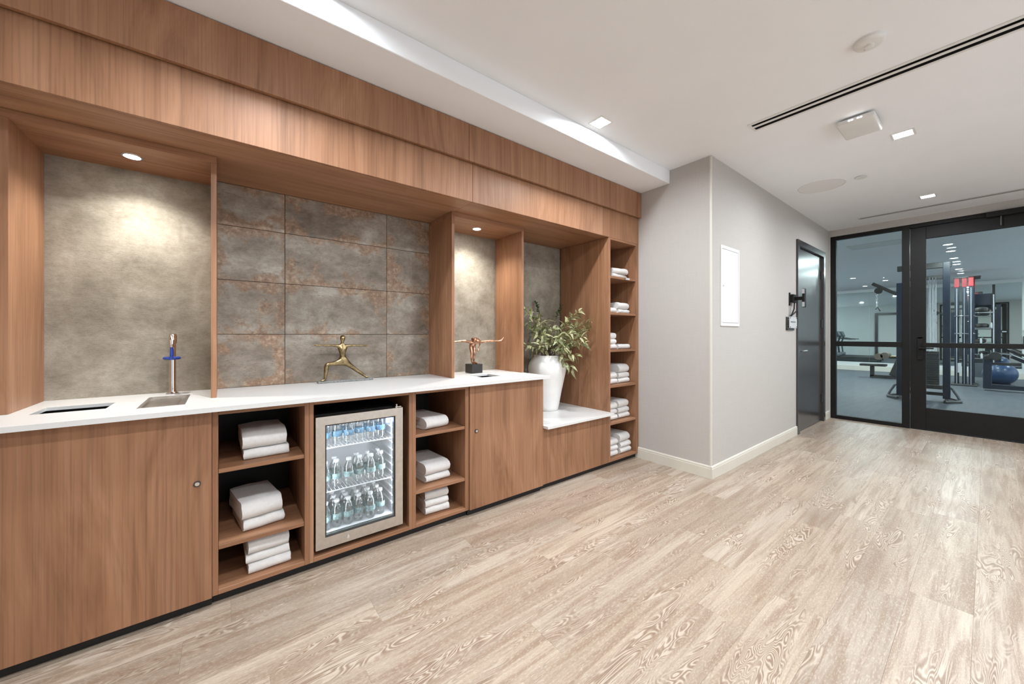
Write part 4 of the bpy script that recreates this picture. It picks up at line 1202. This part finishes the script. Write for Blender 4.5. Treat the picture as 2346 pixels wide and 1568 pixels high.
def machine(name, loc, label, cat='gym machine', group=None):
    return thing(name, loc, label, cat, group)
# --- cable station right behind the partition
cx_ = 10.2
t = machine('cable_machine', (cx_, .75, 0), 'tall navy cable machine standing behind the glass door')
for y, z1 in ((.455, 2.50), (1.035, 2.18)):
    MB().box(cx_-.04, cx_+.04, y-.045, y+.045, .05, z1, .006).build('upright', M['navy'], t)
MB().box(cx_-.035, cx_+.035, .40, 1.07, 2.40, 2.50, .006).build('top_beam', M['gun'], t)
MB().box(cx_-.03, cx_+.03, .50, .99, 2.20, 2.27, .004).build('cross_beam', M['gun'], t)
for y in (.585, .617, .655):
    MB().cyl((cx_-.05, y, .26), (cx_-.05, y, 2.24), .012, n=12).build('guide_rod', M['chrome'], t)
for k in range(15):
    MB().box(cx_-.10, cx_+.02, .54, .72, .30+.040*k, .336+.040*k, .003).build('weight_plate', M['gun'], t)
MB().box(cx_-.12, cx_+.06, .50, .95, .22, .29, .004).build('stack_base', M['gun'], t)
MB().box(cx_-.03, cx_+.03, .50, 1.0, .10, .155, .004).build('lower_beam', M['gun'], t)
MB().box(cx_+.06, cx_+.075, .74, 1.0, .3, 2.1, .003).build('shroud', M['navy'], t)
for (yc, sgn) in ((.46, -1), (1.03, 1)):
    b = MB()
    pts = [(cx_-.33 + .66*k/16, yc + sgn*(.17*sin(pi*k/16)), .03) for k in range(17)]
    b.tube(pts, .022, 10); b.tube([pts[0], (cx_, yc-.0*sgn, .03), pts[-1]], .020, 10)
    b.build('foot', M['gun'], t)
    b = MB(); b.tube([(cx_, yc, .30), (cx_-.02, yc+sgn*.07, .24), (cx_-.03, yc+sgn*.13, .12), (cx_-.03, yc+sgn*.16, .04)], .020, 10)
    b.build('brace', M['plate'], t)
b = MB(); b.obox((cx_, 1.235, 2.085), (.06, .44, .06), Matrix.Rotation(radians(35), 3, 'X'), .006); b.build('pulley_arm', M['gun'], t)
MB().cyl((cx_-.045, 1.325, 2.06), (cx_-.02, 1.325, 2.06), .060, n=24).build('pulley_wheel', M['gun'], t)
for k in range(7):
    b = MB(); c = Vector((cx_-.03, 1.345, 1.975-.036*k)); pts = []
    for q in range(10):
        a = 2*pi*q/10
        pts.append(c + (Vector((.010*cos(a), 0, .022*sin(a))) if k % 2 else Vector((0, .010*cos(a), .022*sin(a)))))
    b.tube(pts, .004, 6, True); b.build('chain_link', M['chrome'], t)
b = MB(); b.tube([(cx_-.03, 1.37, 1.70), (cx_-.03, 1.335, 1.735), (cx_-.03, 1.30, 1.66)], .012, 8); b.build('grip', M['gun'], t)
for y in (.74, .80, .86, .92):
    MB().cyl((cx_-.06, y, .3), (cx_-.06, y, 2.2), .005, n=8).build('cable', M['black'], t)

# --- rig with red sleeved posts
rx = 13.9
t = machine('training_rig', (rx, .36, 0), 'navy training rig whose posts have red tops', 'gym rig')
for x, y in ((rx, .462), (rx, .345), (rx+.5, .235), (rx-.1, .245)):
    po = MB().box(x-.035, x+.035, y-.036, y+.036, 0, 2.33, .004).build('post', M['navy'], t)
    MB().box(x-.038, x+.038, y-.039, y+.039, 2.33, 2.54, .004).build('red_sleeve', M['red'], po)
    MB().cyl((x-.036, y, .02), (x-.036, y, 2.3), .010, n=8).build('guide_rail', M['silver'], po)
MB().box(rx-.05, rx+.55, .11, .29, 2.545, 2.58, .004).build('top_plate', M['gun'], t)
MB().box(rx-.05, rx+.05, .10, .52, 2.542, 2.565, .004).build('top_plate', M['gun'], t)
for z in (1.64, 1.22):
    MB().cyl((rx-.07, .50, z), (rx-.07, .18, z), .012, n=10).build('crossbar', M['chrome'], t)
MB().box(rx-.0375, rx-.036, .392, .448, .29, .52, .001).build('instruction_label', M['ink'], t)
MB().box(rx-.30, rx+.5, .15, .55, 0, .03, .004).build('base_frame', M['gun'], t)
MB().ell((rx-.09, .24, 1.228), (.04, .04, .025), 12, 8).build('handle', M['cap'], t)

# --- accessory storage rack and its contents
sx0 = 15.2
t = machine('storage_rack', (sx0, .1, 0), 'dark accessory rack with shelves right of the training rig', 'storage rack')
for y in (.285, -.085):
    MB().box(sx0-.04, sx0+.04, y-.025, y+.025, 0, 2.45 if y < 0 else 2.24, .004).build('post', M['gun'], t)
    MB().cyl((sx0-.05, y, .1), (sx0-.05, y, 2.2), .010, n=8).build('guide_rail', M['silver'], t)
MB().box(sx0-.02, sx0+.02, -.06, .26, 1.95, 2.235, .004).build('header_panel', M['navy'], t)
MB().box(sx0+.10, sx0+.16, -.20, -.125, 0, 1.955, .004).build('side_panel', M['navy'], t)
for z in (1.768, 1.374, .98, .60):
    MB().box(sx0-.12, sx0+.15, -.07, .27, z-.022, z, .003).build('shelf', M['silver'], t)
MB().box(sx0-.13, sx0-.11, .0, .285, .12, .48, .004).build('front_cover', M['plate'], t)
b = MB()
for k in range(3):
    b.obox((sx0-.1312, .06, .22+.035*k), (.002, .09, .008), Matrix.Rotation(radians(-35), 3, 'X'))
b.build('cover_stripe', M['black'], t)
def med(x, y, z, r, m, lab):
    tag(MB().lathe([(0, 0), (r*.6, 0), (r*.92, .02), (r, r*.45), (r*.92, r*.9-.02), (r*.6, r*.9), (0, r*.9)], (x, y, z), 22).build('weight_disc', m, base=(x, y, z)), lab, 'weight')
med(sx0, .10, 1.7685, .13, M['gun'], 'dark round weight on the top shelf of the accessory rack')
med(sx0, .10, 1.3745, .12, M['gun'], 'dark round weight on the second shelf of the accessory rack')
med(sx0+.04, .13, .9805, .105, M['gun'], 'dark round weight on the third shelf of the accessory rack')
med(sx0+.04, .08, .6005, .105, M['gun'], 'dark round weight on the lowest shelf of the accessory rack')
for y, z, lab in ((.255, 1.3745, 'left white spray bottle on the second rack shelf'), (-.05, 1.3745, 'right white spray bottle on the second rack shelf'), (.11, .9805, 'white spray bottle on the third rack shelf'), (.10, .6005, 'white spray bottle on the lowest rack shelf')):
    tag(MB().lathe([(0, 0), (.018, 0), (.018, .10), (.010, .115), (.010, .13), (0, .13)], (sx0-.105 if y in (.11, .10) else sx0-.06, y, z), 16).build('spray_bottle', M['cap'], base=(sx0-.06, y, z)), lab, 'bottle', 'spray bottles on the rack')

# --- incline bench machine and exercise ball at the right
mx = 13.0
t = machine('incline_machine', (mx, -.2, 0), 'dark navy incline machine at the right edge of the picture')
MB().box(mx-.10, mx+.10, -.05, .07, .04, .72, .008).build('column', M['navy'], t)
MB().box(mx-.06, mx+.06, -1.3, .05, .04, .13, .006).build('base_beam', M['navy'], t)
MB().box(mx-.05, mx+.05, -.42, -.05, .545, .60, .004).build('seat_beam', M['gun'], t)
b = MB(); b.obox((mx, -.60, .56), (.09, .72, .09), Matrix.Rotation(radians(33), 3, 'X'), .01); b.build('incline_beam', M['navy'], t)
b = MB(); b.obox((mx, -.62, .66), (.22, .80, .05), Matrix.Rotation(radians(33), 3, 'X'), .02, 2); b.build('pad', M['pad'], t)
for s in (-.07, .07):
    b = MB(); b.tube([(mx+s, -.12, .80), (mx+s, -.30, .78), (mx+s, -.75, .50)], .014, 8); b.build('chrome_rail', M['chrome'], t)
MB().cyl((mx-.12, -.09, .74), (mx+.12, -.09, .74), .085, n=24).build('pivot_drum', M['gun'], t)
MB().cyl((mx-.14, .02, .70), (mx+.14, .02, .70), .045, n=16).build('roller_pad', M['pad'], t)
t = thing('exercise_ball', (14.5, -.17, 0), 'blue exercise ball behind the incline machine', 'ball')
MB().ell((14.5, -.17, .27), (.27, .27, .27), 32, 20).build('shell', M['ball'], t)
MB().lathe([(.09, .055), (.21, .03), (.235, 0), (.21, 0), (.09, .03)], (14.5, -.17, 0), 28, True).build('stand_ring', M['gun'], t)

# --- leg bench at the left
lx = 14.3
t = machine('leg_bench', (lx, 1.85, 0), 'grey padded leg bench seen low through the sidelight', 'gym bench')
MB().box(lx-.13, lx+.13, 1.70, 2.235, .325, .385, .015, seg=2).build('seat_pad', M['pad'], t)
MB().box(lx-.04, lx+.04, 1.945, 2.03, .04, .325, .004).build('post', M['gun'], t)
MB().box(lx-.04, lx+.04, 1.36, 2.03, 0, .085, .004).build('base_beam', M['gun'], t)
MB().cyl((lx-.20, 1.84, .60), (lx+.20, 1.84, .60), .085, n=20).build('roller_pad', M['taupe'], t)
MB().cyl((lx-.20, 1.72, .63), (lx+.20, 1.72, .63), .085, n=20).build('roller_pad', M['taupe'], t)
MB().cyl((lx, 1.84, .60), (lx, 1.52, .60), .02, n=10).build('roller_arm', M['bronze'], t)
b = MB(); b.obox((lx, 1.50, .36), (.10, .14, .58), Matrix.Rotation(radians(18), 3, 'X'), .01); b.build('back_frame', M['gun'], t)
MB().box(lx-.04, lx+.04, 1.36, 1.43, 0, 2.2, .004).build('mast', M['gun'], t)
for k in range(12):
    MB().ell((lx-.045, 1.40, .5+.12*k), (.012, .02, .02), 8, 6).build('adjust_pin', M['chrome'], t)

# --- treadmills, seen only in the mirror
def treadmill(x, y, label):
    t = thing('treadmill', (x, y, 0), label, 'treadmill', 'treadmills mirrored in the far wall')
    MB().box(x-.38, x+.38, y-.85, y+.75, .06, .20, .01).build('deck', M['gun'], t)
    MB().box(x-.25, x+.25, y-.85, y+.55, .201, .207).build('belt', M['pad'], t)
    MB().box(x-.38, x+.38, y+.50, y+.90, .20, .34, .03).build('motor_cover', M['plate'], t)
    for s in (-.34, .34):
        b = MB(); b.tube([(x+s, y+.60, .2), (x+s, y+.66, .8), (x+s, y+.58, 1.15)], .035, 10); b.build('upright', M['navy'], t)
        b = MB(); b.tube([(x+s, y+.58, 1.05), (x+s, y+.30, 1.0), (x+s, y+.02, .98)], .022, 10); b.build('handrail', M['gun'], t)
        for q in (-.8, .7):
            MB().cyl((x+s*.95, y+q, 0), (x+s*.95, y+q, .06), .035, n=12).build('foot', M['gun'], t)
    b = MB(); b.obox((x, y+.60, 1.22), (.74, .10, .26), Matrix.Rotation(radians(-20), 3, 'X'), .02); cs = b.build('console', M['navy'], t)
    b = MB(); b.obox((x, y+.545, 1.24), (.40, .01, .18), Matrix.Rotation(radians(-20), 3, 'X')); b.build('screen', M['plate'], cs)
treadmill(10.8, 3.75, 'navy treadmill nearer the mirror, seen in reflection')
treadmill(9.5, 3.85, 'navy treadmill farther from the mirror, seen in reflection')

# --- wall items at the far right
t = thing('room_sign', (GX1, -.26, 1.28), 'small black room sign on the far gym wall', 'sign')
MB().box(GX1-.020, GX1-.0085, -.33, -.22, 1.24, 1.32, .002).build('plate', M['black'], t)
b = MB()
for k in range(4): b.box(GX1-.0206, GX1-.020, -.307+.019*k, -.293+.019*k, 1.268, 1.292)
b.build('print', M['ink'], t)
t = thing('wall_phone', (GX1, -.58, 1.1), 'black wall phone hanging beside the gym mirror', 'phone')
MB().box(GX1-.05, GX1, -.66, -.575, .93, 1.16, .008).build('handset', M['black'], t)
MB().box(GX1-.04, GX1, -.645, -.59, 1.26, 1.32, .006).build('bracket', M['black'], t)
b = MB(); b.tube([(GX1-.02, -.62, 1.26), (GX1-.03, -.59, 1.22), (GX1-.03, -.64, 1.19), (GX1-.02, -.61, 1.16)], .005, 6); b.build('cord', M['black'], t)

for o in list(bpy.data.objects):
    if o.type == 'MESH' and o.parent is None and 'category' not in o and o.get('kind') != ST:
        print('UNTAGGED', o.name)
